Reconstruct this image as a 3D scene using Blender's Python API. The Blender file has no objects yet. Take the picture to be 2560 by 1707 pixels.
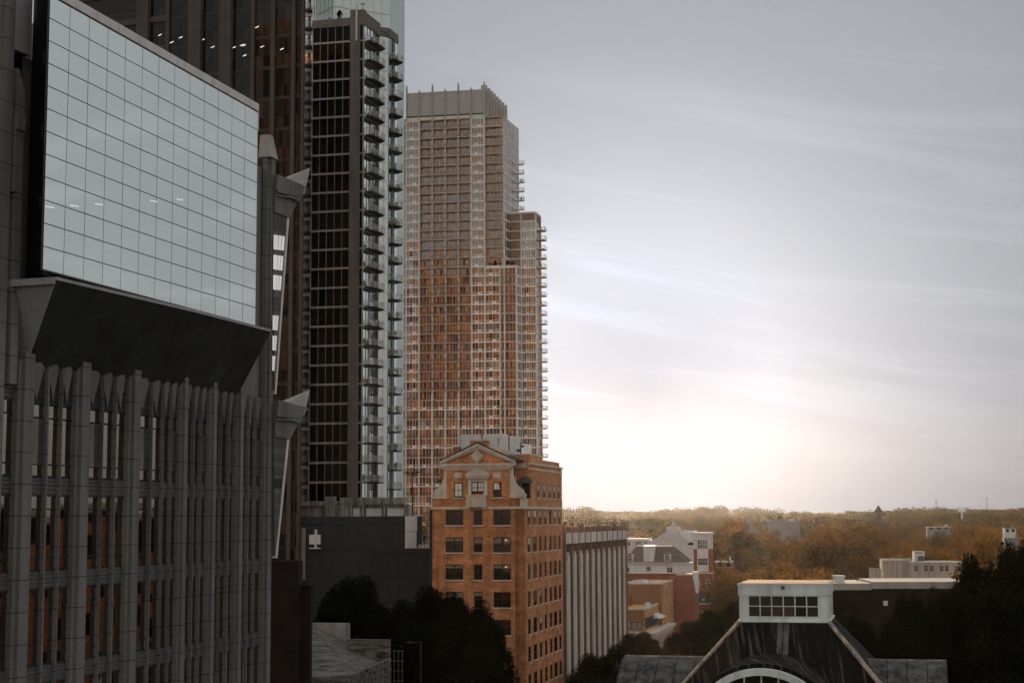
import bpy, math, random
import numpy as np
from mathutils import Vector, Matrix
R = math.radians
SC = bpy.context.scene
COL = SC.collection
random.seed(7)

# ------------------------------------------------------------------ camera
F_PX, CX, CY, CAM_Z = 4000.0, 1280.0, 853.5, 32.0
PITCH, ROLL = math.atan(443.5 / F_PX), R(-0.3)
cam_d = bpy.data.cameras.new('camera'); cam = bpy.data.objects.new('camera', cam_d); COL.objects.link(cam)
cam_d.sensor_width = 36.0; cam_d.lens = F_PX / 2560 * 36.0
cam_d.clip_start = 0.5; cam_d.clip_end = 30000
CAM_M = Matrix.Translation((0, 0, CAM_Z)) @ Matrix.Rotation(math.pi / 2 + PITCH, 4, 'X') @ Matrix.Rotation(ROLL, 4, 'Z')
cam.matrix_world = CAM_M
SC.camera = cam

# ------------------------------------------------------------------ sky, sun, exposure
SUN_AZ, SUN_EL = R(4.8), R(4.6)            # a little right of straight ahead, low
SUN_DIR = Vector((math.sin(SUN_AZ) * math.cos(SUN_EL), math.cos(SUN_AZ) * math.cos(SUN_EL), math.sin(SUN_EL)))
W = bpy.data.worlds.new('World'); SC.world = W; W.use_nodes = True
nt = W.node_tree; nt.nodes.clear()
def wn(t, **k):
    n = nt.nodes.new(t)
    for a, b in k.items(): setattr(n, a, b)
    return n
def wl(a, b): nt.links.new(a, b)
def wmath(op, a, b=None, c=None, clamp=False):
    n = wn('ShaderNodeMath', operation=op); n.use_clamp = clamp
    for i, v in enumerate((a, b, c)):
        if v is None: continue
        if isinstance(v, (int, float)): n.inputs[i].default_value = v
        else: wl(v, n.inputs[i])
    return n.outputs[0]
def wramp(fac, stops, interp='EASE'):
    n = wn('ShaderNodeValToRGB'); n.color_ramp.interpolation = interp
    el = n.color_ramp.elements
    while len(el) < len(stops): el.new(0.5)
    for e, (p, c) in zip(el, stops): e.position = p; e.color = (*c, 1)
    wl(fac, n.inputs[0]); return n.outputs[0]
def wmix(fac, a, b, mode='MIX'):
    n = wn('ShaderNodeMix', data_type='RGBA', blend_type=mode)
    for s, v in ((n.inputs[0], fac), (n.inputs[6], a), (n.inputs[7], b)):
        if isinstance(v, (int, float)): s.default_value = v
        elif isinstance(v, tuple): s.default_value = (*v, 1)
        else: wl(v, s)
    return n.outputs[2]
sky = wn('ShaderNodeTexSky', sky_type='NISHITA', sun_disc=False)
sky.sun_elevation = SUN_EL; sky.sun_rotation = SUN_AZ; sky.dust_density = 3.0; sky.air_density = 1.0
hs = wn('ShaderNodeHueSaturation'); hs.inputs['Saturation'].default_value = 0.35; hs.inputs['Value'].default_value = 0.012
wl(sky.outputs[0], hs.inputs['Color'])
tc = wn('ShaderNodeTexCoord'); sep = wn('ShaderNodeSeparateXYZ'); wl(tc.outputs['Generated'], sep.inputs[0])
dot = wn('ShaderNodeVectorMath', operation='DOT_PRODUCT'); wl(tc.outputs['Generated'], dot.inputs[0])
dot.inputs[1].default_value = SUN_DIR
ang = wmath('MULTIPLY', wmath('ARCCOSINE', wmath('MINIMUM', dot.outputs['Value'], 0.99999)), 180 / math.pi)
el = wmath('MULTIPLY', wmath('ARCSINE', sep.outputs[2]), 180 / math.pi)
# high thin cloud veil by sun angle; bright unseen rear added to light front faces
veil = wramp(wmath('DIVIDE', ang, 180.0), [
    (0.0, (.28, .39, .55)), (0.013, (.42, .51, .65)), (0.0255, (.54, .60, .71)), (0.036, (.52, .56, .63)), (0.05, (.445, .475, .53)), (0.07, (.36, .385, .43)), (0.092, (.322, .345, .38)),
    (0.108, (.29, .306, .33)), (0.16, (.305, .33, .345)), (0.25, (.375, .405, .425)), (0.42, (.56, .575, .58)), (0.70, (.66, .64, .61)), (1.0, (.72, .67, .61))], 'LINEAR')
veil = wmix(1.0, veil, wramp(wmath('DIVIDE', el, 30.0), [(0.0, (.74, .74, .75)), (.12, (.88, .88, .89)), (.26, (1, 1, 1))], 'LINEAR'), 'MULTIPLY')
# warm band low on the horizon away from the sun
warmth = wmath('MULTIPLY', wramp(wmath('DIVIDE', ang, 180.0), [(0.05, (0, 0, 0)), (0.09, (.5, .5, .5)), (0.3, (.8, .8, .8)), (0.7, (1, 1, 1))], 'LINEAR'),
               wramp(wmath('DIVIDE', el, 30.0), [(0.0, (1, 1, 1)), (0.25, (.45, .45, .45)), (0.8, (0, 0, 0))], 'EASE'))
veil = wmix(warmth, veil, wmix(1.0, veil, (1.10, 1.0, .92), 'MULTIPLY'))
# streaky cirrus
mp = wn('ShaderNodeCombineXYZ')
wl(wmath('ADD', wmath('DIVIDE', sep.outputs[0], wmath('MAXIMUM', sep.outputs[1], 0.2)), wmath('MULTIPLY', sep.outputs[2], 1.6)), mp.inputs[0])
wl(wmath('ADD', wmath('MULTIPLY', sep.outputs[2], 9.0), wmath('MULTIPLY', sep.outputs[0], 1.3)), mp.inputs[1])
ns = wn('ShaderNodeTexNoise'); ns.inputs['Scale'].default_value = 3.6; ns.inputs['Detail'].default_value = 7; ns.inputs['Roughness'].default_value = .55
ns.inputs['Distortion'].default_value = .5
wl(mp.outputs[0], ns.inputs['Vector'])
streak = wramp(ns.outputs['Fac'], [(0.46, (0, 0, 0)), (0.62, (.55, .55, .55)), (0.78, (1, 1, 1))], 'EASE')
band = wramp(wmath('DIVIDE', el, 30.0), [(0.0, (.35, .35, .35)), (.25, (1, 1, 1)), (.42, (.8, .8, .8)), (.60, (0, 0, 0))], 'EASE')
veil = wmix(wmath('MULTIPLY', wmath('MULTIPLY', streak, band), .45), veil, wmix(1.0, veil, (1.55, 1.54, 1.55), 'MULTIPLY'))
total = wmix(1.0, hs.outputs[0], wmix(1.0, veil, (10, 10, 10), 'MULTIPLY'), 'ADD')
bg = wn('ShaderNodeBackground'); bg.inputs['Strength'].default_value = 0.1; wl(total, bg.inputs['Color'])
wo = wn('ShaderNodeOutputWorld'); wl(bg.outputs[0], wo.inputs['Surface'])

sun_d = bpy.data.lights.new('sun', 'SUN'); sun = bpy.data.objects.new('sun', sun_d); COL.objects.link(sun)
sun_d.energy = 4.8; sun_d.angle = R(0.5); sun_d.color = (1.0, .72, .46)
sun.rotation_euler = SUN_DIR.to_track_quat('Z', 'Y').to_euler(); sun.location = (60, -40, 260)

SC.view_settings.view_transform = 'Standard'; SC.view_settings.look = 'None'
SC.view_settings.exposure = 0.14; SC.view_settings.gamma = 1.0; SC.view_settings.use_curve_mapping = False
cy = SC.cycles if hasattr(SC, 'cycles') else None
SC.render.engine = 'CYCLES'
SC.cycles.max_bounces = 6; SC.cycles.diffuse_bounces = 3; SC.cycles.glossy_bounces = 3
SC.cycles.transmission_bounces = 4; SC.cycles.volume_bounces = 1; SC.cycles.transparent_max_bounces = 6
SC.cycles.sample_clamp_indirect = 4.0; SC.cycles.use_denoising = True

# ------------------------------------------------------------------ geometry helpers
def ray(px, py):
    v = CAM_M.to_3x3() @ Vector(((px - CX) / F_PX, -(py - CY) / F_PX, -1.0))
    return v
def at(px, py, D):
    """point on the sight line of a photo pixel at forward distance D"""
    v = ray(px, py); t = D / v.y
    return Vector((v.x * t, D, CAM_Z + v.z * t))
class Frame:
    """upright plane: u runs along it to the right, w points out of it"""
    def __init__(s, px, D, phi, py=1200, xy=None):
        p = at(px, py, D) if xy is None else Vector((*xy, 0))
        s.o = Vector((p.x, p.y)); a = R(phi)
        s.d = Vector((math.cos(a), math.sin(a))); s.n = Vector((s.d.y, -s.d.x)); s.phi = phi
    def pt(s, u, w, z):
        return (s.o.x + s.d.x * u + s.n.x * w, s.o.y + s.d.y * u + s.n.y * w, z)
    def hit(s, px, py, w=0.0):
        v = ray(px, py); ox, oy = s.o.x + s.n.x * w, s.o.y + s.n.y * w
        den = v.x * s.n.x + v.y * s.n.y
        t = (ox * s.n.x + oy * s.n.y) / den
        x, y = v.x * t - ox, v.y * t - oy
        return x * s.d.x + y * s.d.y, CAM_Z + v.z * t
    def U(s, px, py=1200, w=0.0): return s.hit(px, py, w)[0]
    def Z(s, px, py, w=0.0): return s.hit(px, py, w)[1]
    def shifted(s, u, w, dphi=0):
        p = s.pt(u, w, 0); return Frame(0, 0, s.phi + dphi, xy=(p[0], p[1]))

def root_of(o):
    while o.parent: o = o.parent
    return o
class MB:
    def __init__(s): s.v = []; s.f = []; s.m = []; s.cur = 0
    def mat(s, i): s.cur = i; return s
    def add(s, pts, faces):
        b = len(s.v); s.v += [tuple(p) for p in pts]
        for f in faces: s.f.append(tuple(b + i for i in f)); s.m.append(s.cur)
    def quad(s, a, b, c, d): s.add((a, b, c, d), ((0, 1, 2, 3),))
    def hexa(s, p):  # 8 points: bottom ring 0-3, top ring 4-7
        s.add(p, ((3, 2, 1, 0), (4, 5, 6, 7), (0, 1, 5, 4), (1, 2, 6, 5), (2, 3, 7, 6), (3, 0, 4, 7)))
    def box(s, F, u0, u1, w0, w1, z0, z1):
        s.hexa([F.pt(u0, w1, z0), F.pt(u1, w1, z0), F.pt(u1, w0, z0), F.pt(u0, w0, z0),
                F.pt(u0, w1, z1), F.pt(u1, w1, z1), F.pt(u1, w0, z1), F.pt(u0, w0, z1)])
    def prism(s, F, poly, w0, w1):  # outline in (u, z), counter-clockwise seen from outside
        n = len(poly)
        pts = [F.pt(u, w1, z) for u, z in poly] + [F.pt(u, w0, z) for u, z in poly]
        s.add(pts, [tuple(range(n)), tuple(range(2 * n - 1, n - 1, -1))] + [(i, n + i, n + (i + 1) % n, (i + 1) % n) for i in range(n)])
    def plan(s, F, poly, z0, z1, top=None):  # outline in (u, w) seen from above, counter-clockwise with w towards the viewer
        n = len(poly); tp = top or poly
        pts = [F.pt(u, w, z0) for u, w in poly] + [F.pt(u, w, z1) for u, w in tp]
        s.add(pts, [tuple(range(n)), tuple(range(2 * n - 1, n - 1, -1))] + [((i + 1) % n, i, n + i, n + (i + 1) % n) for i in range(n)])
    def tube(s, a, b, r0, r1=None, n=8):
        a, b = Vector(a), Vector(b); r1 = r0 if r1 is None else r1
        z = (b - a).normalized(); x = z.orthogonal().normalized(); y = z.cross(x)
        pts = [a + (x * math.cos(t) + y * math.sin(t)) * r0 for t in [2 * math.pi * i / n for i in range(n)]]
        pts += [b + (x * math.cos(t) + y * math.sin(t)) * r1 for t in [2 * math.pi * i / n for i in range(n)]]
        s.add(pts, [(i, (i + 1) % n, n + (i + 1) % n, n + i) for i in range(n)] + [tuple(range(n - 1, -1, -1)), tuple(range(n, 2 * n))])
    def lathe(s, c, prof, n=16):
        c = Vector(c); pts = []
        for r, z in prof: pts += [c + Vector((r * math.cos(2 * math.pi * i / n), r * math.sin(2 * math.pi * i / n), z)) for i in range(n)]
        fs = [(k * n + i, k * n + (i + 1) % n, (k + 1) * n + (i + 1) % n, (k + 1) * n + i) for k in range(len(prof) - 1) for i in range(n)]
        s.add(pts, fs + [tuple(range(n - 1, -1, -1)), tuple(range((len(prof) - 1) * n, len(prof) * n))])
    def pane(s, F, u0, u1, w, z0, z1, tilt=0.0):
        a, b = random.gauss(0, tilt) * (u1 - u0) / 2, random.gauss(0, tilt) * (z1 - z0) / 2
        s.quad(F.pt(u0, w - a - b, z0), F.pt(u1, w + a - b, z0), F.pt(u1, w + a + b, z1), F.pt(u0, w - a + b, z1))
    def build(s, name, mats, parent=None, smooth=False):
        me = bpy.data.meshes.new(name)
        off = root_of(parent).location if parent else Vector()
        vs = np.array(s.v, dtype=np.float64).reshape(-1, 3) - np.array(off)
        me.from_pydata(vs.tolist(), [], s.f)
        for m in (mats if isinstance(mats, (list, tuple)) else [mats]): me.materials.append(m)
        if any(s.m): me.polygons.foreach_set('material_index', s.m)
        if smooth: me.polygons.foreach_set('use_smooth', [True] * len(s.f))
        me.update()
        o = bpy.data.objects.new(name, me); COL.objects.link(o)
        if parent: o.parent = parent
        return o
def tag(o, label=None, cat=None, group=None, kind=None):
    for k, v in (('label', label), ('category', cat), ('group', group), ('kind', kind)):
        if v: o[k] = v
    return o
def thing(name, label, cat, loc, group=None):
    o = bpy.data.objects.new(name, None); COL.objects.link(o); o.location = loc; o.empty_display_size = 0.5
    return tag(o, label, cat, group)
def copy_tree(o, parent=None):
    c = o.copy(); COL.objects.link(c); c.parent = parent
    for ch in o.children: copy_tree(ch, c)
    return c
class Many:
    """up to 100 parts of one name as single meshes, the rest as one part of kind stuff"""
    def __init__(s, name, mats, parent, cap=100): s.a = (name, mats, parent); s.cap = cap; s.n = 0; s.rest = MB()
    def new(s):
        s.n += 1
        return MB() if s.n <= s.cap else s.rest
    def done(s, mb):
        if mb is not s.rest: return mb.build(*s.a)
    def close(s):
        if s.rest.f:
            o = s.rest.build(*s.a); o['kind'] = 'stuff'

# ------------------------------------------------------------------ materials
def new_mat(name):
    m = bpy.data.materials.new(name); m.use_nodes = True; t = m.node_tree; t.nodes.clear(); return m, t
def mat(name, col, rough=.8, var=.12, scale=1.0, stretch=(1, 1, 1), streak=0.0, zj=None, spec=.3, bump=0.0, metal=0.0, var_col=None, fine=.0, fscale=30, bricks=None, uj=None, rp0=.3, rp1=.7):
    m, t = new_mat(name); N = t.nodes; L = t.links
    def mk(ty, **k):
        n = N.new(ty)
        for a, b in k.items(): setattr(n, a, b)
        return n
    out = mk('ShaderNodeOutputMaterial'); p = mk('ShaderNodeBsdfPrincipled'); L.new(p.outputs[0], out.inputs[0])
    geo = mk('ShaderNodeNewGeometry'); mp = mk('ShaderNodeMapping'); L.new(geo.outputs['Position'], mp.inputs[0]); mp.inputs['Scale'].default_value = stretch
    nz = mk('ShaderNodeTexNoise'); nz.inputs['Scale'].default_value = scale; nz.inputs['Detail'].default_value = 6; nz.inputs['Roughness'].default_value = .6
    L.new(mp.outputs[0], nz.inputs['Vector'])
    rp = mk('ShaderNodeValToRGB'); e = rp.color_ramp.elements; e[0].position = rp0; e[1].position = rp1
    c2 = var_col or tuple(min(1, c * (1 + var)) for c in col); c1 = tuple(c * (1 - var) for c in col)
    e[0].color = (*c1, 1); e[1].color = (*c2, 1); L.new(nz.outputs['Fac'], rp.inputs[0]); cur = rp.outputs[0]
    def mul(a, b, f=1.0):
        x = mk('ShaderNodeMix', data_type='RGBA', blend_type='MULTIPLY'); x.inputs[0].default_value = f
        L.new(a, x.inputs[6]); L.new(b, x.inputs[7]); return x.outputs[2]
    def gray(fac, lo, hi, p0=.35, p1=.65):
        r = mk('ShaderNodeMapRange'); r.inputs['From Min'].default_value = p0; r.inputs['From Max'].default_value = p1
        r.inputs['To Min'].default_value = lo; r.inputs['To Max'].default_value = hi; L.new(fac, r.inputs['Value']); return r.outputs[0]
    if streak:
        m2 = mk('ShaderNodeMapping'); m2.inputs['Scale'].default_value = (1.3, 1.3, .09); L.new(geo.outputs['Position'], m2.inputs[0])
        n2 = mk('ShaderNodeTexNoise'); n2.inputs['Scale'].default_value = 1.0; n2.inputs['Detail'].default_value = 5; L.new(m2.outputs[0], n2.inputs['Vector'])
        cur = mul(cur, gray(n2.outputs['Fac'], 1 - streak, 1.0, .32, .6))
    if fine:
        n3 = mk('ShaderNodeTexNoise'); n3.inputs['Scale'].default_value = fscale; n3.inputs['Detail'].default_value = 2; L.new(geo.outputs['Position'], n3.inputs['Vector'])
        cur = mul(cur, gray(n3.outputs['Fac'], 1 - fine, 1 + fine * .4, .35, .65))
    if bricks:  # courses of bricks: running position along the wall and height
        sp = mk('ShaderNodeSeparateXYZ'); L.new(geo.outputs['Position'], sp.inputs[0])
        ad = mk('ShaderNodeMath', operation='SUBTRACT'); L.new(sp.outputs[0], ad.inputs[0]); L.new(sp.outputs[1], ad.inputs[1])
        cb = mk('ShaderNodeCombineXYZ'); L.new(ad.outputs[0], cb.inputs[0]); L.new(sp.outputs[2], cb.inputs[1])
        bt = mk('ShaderNodeTexBrick'); L.new(cb.outputs[0], bt.inputs['Vector']); bt.inputs['Scale'].default_value = bricks
        bt.inputs['Color1'].default_value = (1.12, 1.1, 1.08, 1); bt.inputs['Color2'].default_value = (.72, .7, .68, 1); bt.inputs['Mortar'].default_value = (.95, .95, .95, 1)
        bt.inputs['Mortar Size'].default_value = .015; bt.inputs['Bias'].default_value = -.1
        cur = mul(cur, bt.outputs['Color'], .75)
    for ax, j in ((2, zj), (0, uj)):
        if not j: continue
        per, ofs, wid, dark = j
        sp = mk('ShaderNodeSeparateXYZ'); L.new(geo.outputs['Position'], sp.inputs[0])
        a = mk('ShaderNodeMath', operation='SUBTRACT'); L.new(sp.outputs[ax], a.inputs[0]); a.inputs[1].default_value = ofs
        b = mk('ShaderNodeMath', operation='FLOORED_MODULO'); L.new(a.outputs[0], b.inputs[0]); b.inputs[1].default_value = per
        c = mk('ShaderNodeMath', operation='GREATER_THAN'); L.new(b.outputs[0], c.inputs[0]); c.inputs[1].default_value = wid
        cur = mul(cur, gray(c.outputs[0], dark, 1.0, 0, 1))
    L.new(cur, p.inputs['Base Color']); p.inputs['Roughness'].default_value = rough; p.inputs['Metallic'].default_value = metal
    p.inputs['Specular IOR Level'].default_value = spec
    if bump:
        bp = mk('ShaderNodeBump'); bp.inputs['Strength'].default_value = bump; bp.inputs['Distance'].default_value = .05
        n4 = mk('ShaderNodeTexNoise'); n4.inputs['Scale'].default_value = scale * 8; L.new(geo.outputs['Position'], n4.inputs['Vector'])
        L.new(n4.outputs['Fac'], bp.inputs['Height']); L.new(bp.outputs[0], p.inputs['Normal'])
    return m
def glass(name, cols, r0=.2, rough=.02, tint=(1, 1, 1)):
    """window glass over a room: each pane shows its own dark room, blind, curtain or painted-in reflection, and mirrors the surroundings"""
    m, t = new_mat(name); N = t.nodes; L = t.links
    out = N.new('ShaderNodeOutputMaterial'); mx = N.new('ShaderNodeMixShader'); L.new(mx.outputs[0], out.inputs[0])
    df = N.new('ShaderNodeBsdfDiffuse'); gl = N.new('ShaderNodeBsdfGlossy'); gl.inputs['Roughness'].default_value = rough; gl.inputs['Color'].default_value = (*tint, 1)
    geo = N.new('ShaderNodeNewGeometry'); rp = N.new('ShaderNodeValToRGB'); rp.color_ramp.interpolation = 'CONSTANT'
    e = rp.color_ramp.elements
    while len(e) < len(cols): e.new(.5)
    for k, (p, c) in enumerate(cols): e[k].position = p; e[k].color = (*c, 1)
    L.new(geo.outputs['Random Per Island'], rp.inputs[0]); L.new(rp.outputs[0], df.inputs[0])
    lw = N.new('ShaderNodeLayerWeight'); lw.inputs['Blend'].default_value = .5
    pw = N.new('ShaderNodeMath'); pw.operation = 'POWER'; L.new(lw.outputs['Facing'], pw.inputs[0]); pw.inputs[1].default_value = 4.0
    mr = N.new('ShaderNodeMapRange'); mr.inputs['To Min'].default_value = r0; mr.inputs['To Max'].default_value = 1.0; L.new(pw.outputs[0], mr.inputs[0])
    L.new(mr.outputs[0], mx.inputs[0]); L.new(df.outputs[0], mx.inputs[1]); L.new(gl.outputs[0], mx.inputs[2])
    return m
def emit(name, col, s):
    m, t = new_mat(name); o = t.nodes.new('ShaderNodeOutputMaterial'); e = t.nodes.new('ShaderNodeEmission')
    e.inputs[0].default_value = (*col, 1); e.inputs[1].default_value = s; t.links.new(e.outputs[0], o.inputs[0]); return m
def leaf_mat(name, ca, cb, trans=.35, mixed=False):
    m, t = new_mat(name); N = t.nodes; L = t.links
    out = N.new('ShaderNodeOutputMaterial'); mx = N.new('ShaderNodeMixShader'); L.new(mx.outputs[0], out.inputs[0])
    df = N.new('ShaderNodeBsdfDiffuse'); tr = N.new('ShaderNodeBsdfTranslucent')
    geo = N.new('ShaderNodeNewGeometry'); rp = N.new('ShaderNodeValToRGB'); rp.color_ramp.elements[0].color = (*ca, 1); rp.color_ramp.elements[1].color = (*cb, 1)
    L.new(geo.outputs['Random Per Island'], rp.inputs[0]); cur = rp.outputs[0]
    if mixed:  # tree to tree change of tint: dull green, brown, gold
        oi = N.new('ShaderNodeObjectInfo'); nz = N.new('ShaderNodeTexNoise'); nz.inputs['Scale'].default_value = .045; L.new(geo.outputs['Position'], nz.inputs['Vector'])
        ad = N.new('ShaderNodeMath'); ad.operation = 'MULTIPLY_ADD'; L.new(oi.outputs['Random'], ad.inputs[0]); ad.inputs[1].default_value = .55; L.new(nz.outputs['Fac'], ad.inputs[2])
        r2 = N.new('ShaderNodeValToRGB'); e = r2.color_ramp.elements; e[0].position = .35; e[0].color = (.30, .38, .36, 1); e[1].position = 1.0; e[1].color = (1.95, 1.5, .95, 1); L.new(ad.outputs[0], r2.inputs[0])
        m3 = N.new('ShaderNodeMix'); m3.data_type = 'RGBA'; m3.blend_type = 'MULTIPLY'; m3.inputs[0].default_value = 1; L.new(cur, m3.inputs[6]); L.new(r2.outputs[0], m3.inputs[7]); cur = m3.outputs[2]
    L.new(cur, df.inputs[0]); L.new(cur, tr.inputs[0])
    mx.inputs[0].default_value = trans; L.new(df.outputs[0], mx.inputs[1]); L.new(tr.outputs[0], mx.inputs[2]); return m

M = {}
M['granite'] = mat('grey_granite', (.158, .154, .150), .75, .10, .5, streak=.32, fine=.22, fscale=14, zj=(1.4, .02, .045, .3))
M['granite_smooth'] = mat('grey_granite_slab', (.148, .144, .140), .75, .10, .5, streak=.32, fine=.2, fscale=14)
M['granite_light'] = mat('pale_granite', (.30, .29, .285), .7, .1, .6, streak=.15, fine=.15, fscale=14)
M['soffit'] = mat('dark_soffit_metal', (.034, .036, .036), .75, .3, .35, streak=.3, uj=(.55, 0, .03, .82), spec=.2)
M['louvre'] = mat('grey_louvre', (.075, .074, .072), .6, .1)
M['black'] = mat('black_metal', (.012, .012, .013), .5, .1)
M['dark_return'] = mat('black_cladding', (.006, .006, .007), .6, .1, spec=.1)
M['screen_glass'] = glass('mirror_glass', [(0, (.03, .035, .04)), (.5, (.035, .04, .045))], .78, .015, (.90, .925, .91))
M['slit_glass'] = glass('slit_window_glass', [(0, (.003, .003, .004)), (.5, (.005, .0045, .004))], .26, .03, (1, .86, .72))
M['bay_glass'] = glass('pale_bay_glass', [(0, (.05, .05, .05)), (1, (.06, .06, .06))], .75, .05)
M['brown_stone'] = mat('brown_stone', (.066, .057, .051), .7, .14, .25, streak=.2, zj=(2.0, .3, .05, .6))
M['bronze_glass'] = glass('bronze_glass', [(0, (.007, .0075, .008)), (.35, (.013, .0135, .0135)), (.7, (.018, .0185, .018)), (.9, (.026, .026, .026))], .018, .03, (.9, .92, .92))
M['bronze_band'] = mat('dark_spandrel_glass', (.010, .012, .013), .35, .15)
M['lamp'] = emit('ceiling_lamp_light', (1, .95, .88), 1.1)
M['black_glass'] = glass('black_glass', [(0, (.0012, .0012, .0016)), (.5, (.002, .0024, .0026)), (.85, (.004, .004, .0045))], .004, .02)
M['tower_concrete'] = mat('tower_concrete', (.135, .124, .115), .85, .16, .3, streak=.3, zj=(1.03, .2, .04, .6))
M['tower_band'] = mat('pale_slab_edge', (.26, .24, .225), .8, .1, .6)
M['tower_white'] = mat('white_slab_edge', (.60, .62, .63), .6, .06)
M['sky_glass'] = glass('sky_glass', [(0, (.10, .11, .11)), (.4, (.16, .17, .17)), (.8, (.22, .23, .23))], .72, .03, (.95, 1, 1))
M['grey_glass'] = glass('grey_glass', [(0, (.13, .145, .145)), (.5, (.15, .165, .165))], .32, .05, (.9, 1, .98))
M['rail_glass'] = glass('railing_glass', [(0, (.12, .12, .11)), (1, (.14, .14, .13))], .22, .1)
M['dark_slab'] = mat('dark_balcony_slab', (.020, .020, .020), .8, .15)
M['resi_frame'] = mat('pale_window_frame', (.66, .63, .61), .6, .06, .5)
M['resi_slab'] = mat('tan_slab_edge', (.46, .32, .24), .8, .12, .4)
M['resi_pier'] = mat('pale_pier', (.56, .53, .50), .75, .08, .4, streak=.12)
M['resi_glass'] = glass('apartment_glass', [(0, (.009, .0075, .007)), (.2, (.065, .027, .012)), (.40, (.010, .0085, .008)), (.58, (.115, .047, .018)), (.80, (.030, .027, .025)), (.93, (.12, .10, .08))], .13, .03, (1, .88, .76))  # orange panes paint the warm mirrored light into the base colour
M['resi_glass_grey'] = glass('pale_apartment_glass', [(0, (.04, .04, .039)), (.35, (.085, .088, .085)), (.7, (.075, .05, .034)), (.85, (.13, .125, .115))], .13, .03)
M['louvre_screen'] = mat('metal_louvre_screen', (.36, .35, .335), .6, .06, .3, zj=(.62, .1, .17, .62))
M['fin_metal'] = mat('grey_fin', (.29, .285, .27), .6, .06)
M['brick'] = mat('orange_brick', (.50, .215, .090), .85, .34, .45, stretch=(1, 1, 2.6), streak=.32, bricks=2.0, fine=.25, fscale=4)
M['brick_red'] = mat('red_brick', (.26, .085, .045), .85, .22, .5, stretch=(1, 1, 2.2), bricks=2.0, fine=.15, fscale=4)
M['brick_tan'] = mat('tan_brick', (.46, .24, .11), .85, .14, .5, stretch=(1, 1, 2.2), bricks=2.0, fine=.1, fscale=4)
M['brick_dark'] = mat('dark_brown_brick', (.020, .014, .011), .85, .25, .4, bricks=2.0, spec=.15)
M['limestone'] = mat('limestone_trim', (.52, .45, .37), .8, .12, .8, streak=.25)
M['hotel_glass'] = glass('sash_glass', [(0, (.012, .009, .008)), (.3, (.030, .014, .009)), (.55, (.018, .012, .009)), (.8, (.045, .022, .013))], .028, .02, (1, .85, .7))
M['hotel_sash'] = mat('black_sash', (.018, .014, .012), .6, .1)
M['blind'] = mat('white_blind_and_sky', (.62, .60, .56), .8, .05)
M['slate'] = mat('dark_slate', (.035, .03, .028), .8, .3, 1.2, stretch=(1, 1, 3))
M['shingle'] = mat('brown_shingle', (.10, .075, .06), .9, .25, 1.5, stretch=(1, 1, 3))
M['white_box'] = mat('white_plaster', (.60, .63, .65), .8, .06, .3, streak=.14)
M['white_paint'] = mat('white_paint', (.56, .54, .53), .6, .08, .5, streak=.16)
M['white_clad'] = mat('pale_green_metal', (.60, .655, .635), .55, .10, .6, streak=.35)
M['rust'] = mat('rusty_roof_felt', (.24, .115, .065), .9, .25, .8)
M['rib_concrete'] = mat('ribbed_concrete', (.55, .50, .44), .9, .14, .35, streak=.45, zj=(3.1, .5, .06, .7))
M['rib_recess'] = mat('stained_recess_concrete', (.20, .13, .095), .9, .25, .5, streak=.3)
M['deck_concrete'] = mat('weathered_concrete', (.34, .325, .30), .9, .25, .5, streak=.65)
M['wall_dark'] = mat('dark_grey_precast', (.058, .06, .061), .9, .12, .3, streak=.12)
M['panel_white'] = mat('pale_precast', (.52, .53, .53), .85, .06, .4, streak=.1)
M['old_roof'] = mat('weathered_roof_membrane', (.014, .013, .012), .9, .45, 1.7, stretch=(.3, 1.1, 1.6), var_col=(.15, .14, .125), rp0=.36, rp1=.64)
M['metal_roof'] = mat('stained_metal_roof', (.004, .004, .0037), .8, .35, 1.0, stretch=(3.4, .2, .2), var_col=(.10, .081, .064), spec=.12, rp0=.52, rp1=.74)
M['metal_ridge'] = mat('pale_ridge_metal', (.13, .10, .08), .6, .5, 1.5, var_col=(.42, .34, .28))
M['vault_metal'] = mat('weathered_vault_metal', (.024, .0225, .0205), .7, .45, .9, stretch=(1.6, 1.6, .5), var_col=(.12, .113, .104), rp0=.38, rp1=.72, spec=.25)
M['pole'] = mat('dark_pole_metal', (.02, .02, .02), .6, .1)
M['rust_pole'] = mat('rust_brown_pipe', (.10, .045, .03), .8, .2)
M['cream'] = mat('cream_stucco', (.44, .37, .31), .85, .1, .3, streak=.2)
M['bark'] = mat('bark', (.05, .038, .03), .95, .25, 3)
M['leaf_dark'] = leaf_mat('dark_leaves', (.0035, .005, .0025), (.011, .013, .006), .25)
M['leaf_hill'] = leaf_mat('olive_brown_leaves', (.070, .048, .018), (.125, .082, .031), .6, True)
M['leaf_gold'] = leaf_mat('golden_leaves', (.30, .16, .05), (.46, .26, .09), .4)
M['white_far'] = mat('weathered_white_paint', (.22, .215, .21), .7, .12, .3, streak=.25)
M['lit_precast'] = mat('lit_white_precast', (.80, .81, .81), .85, .06, .4, streak=.15)  # bright white paints in the light falling on these panels
M['dim_parapet'] = mat('dim_parapet_metal', (.34, .32, .29), .8, .15, .5, streak=.2)
M['faint_lamp'] = emit('faint_lamp_light', (.95, 1, 1), .60)
M['warm_lamp'] = emit('warm_lamp_light', (1, .55, .25), .9)
M['blind_dim'] = mat('drawn_blind', (.20, .16, .12), .9, .1)
M['ground'] = mat('ground_cover', (.045, .038, .024), .95, .3, .02)
def pal(*a): return [M[k] for k in a]
GRID = 13.0            # the street grid is turned by this many degrees
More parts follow.
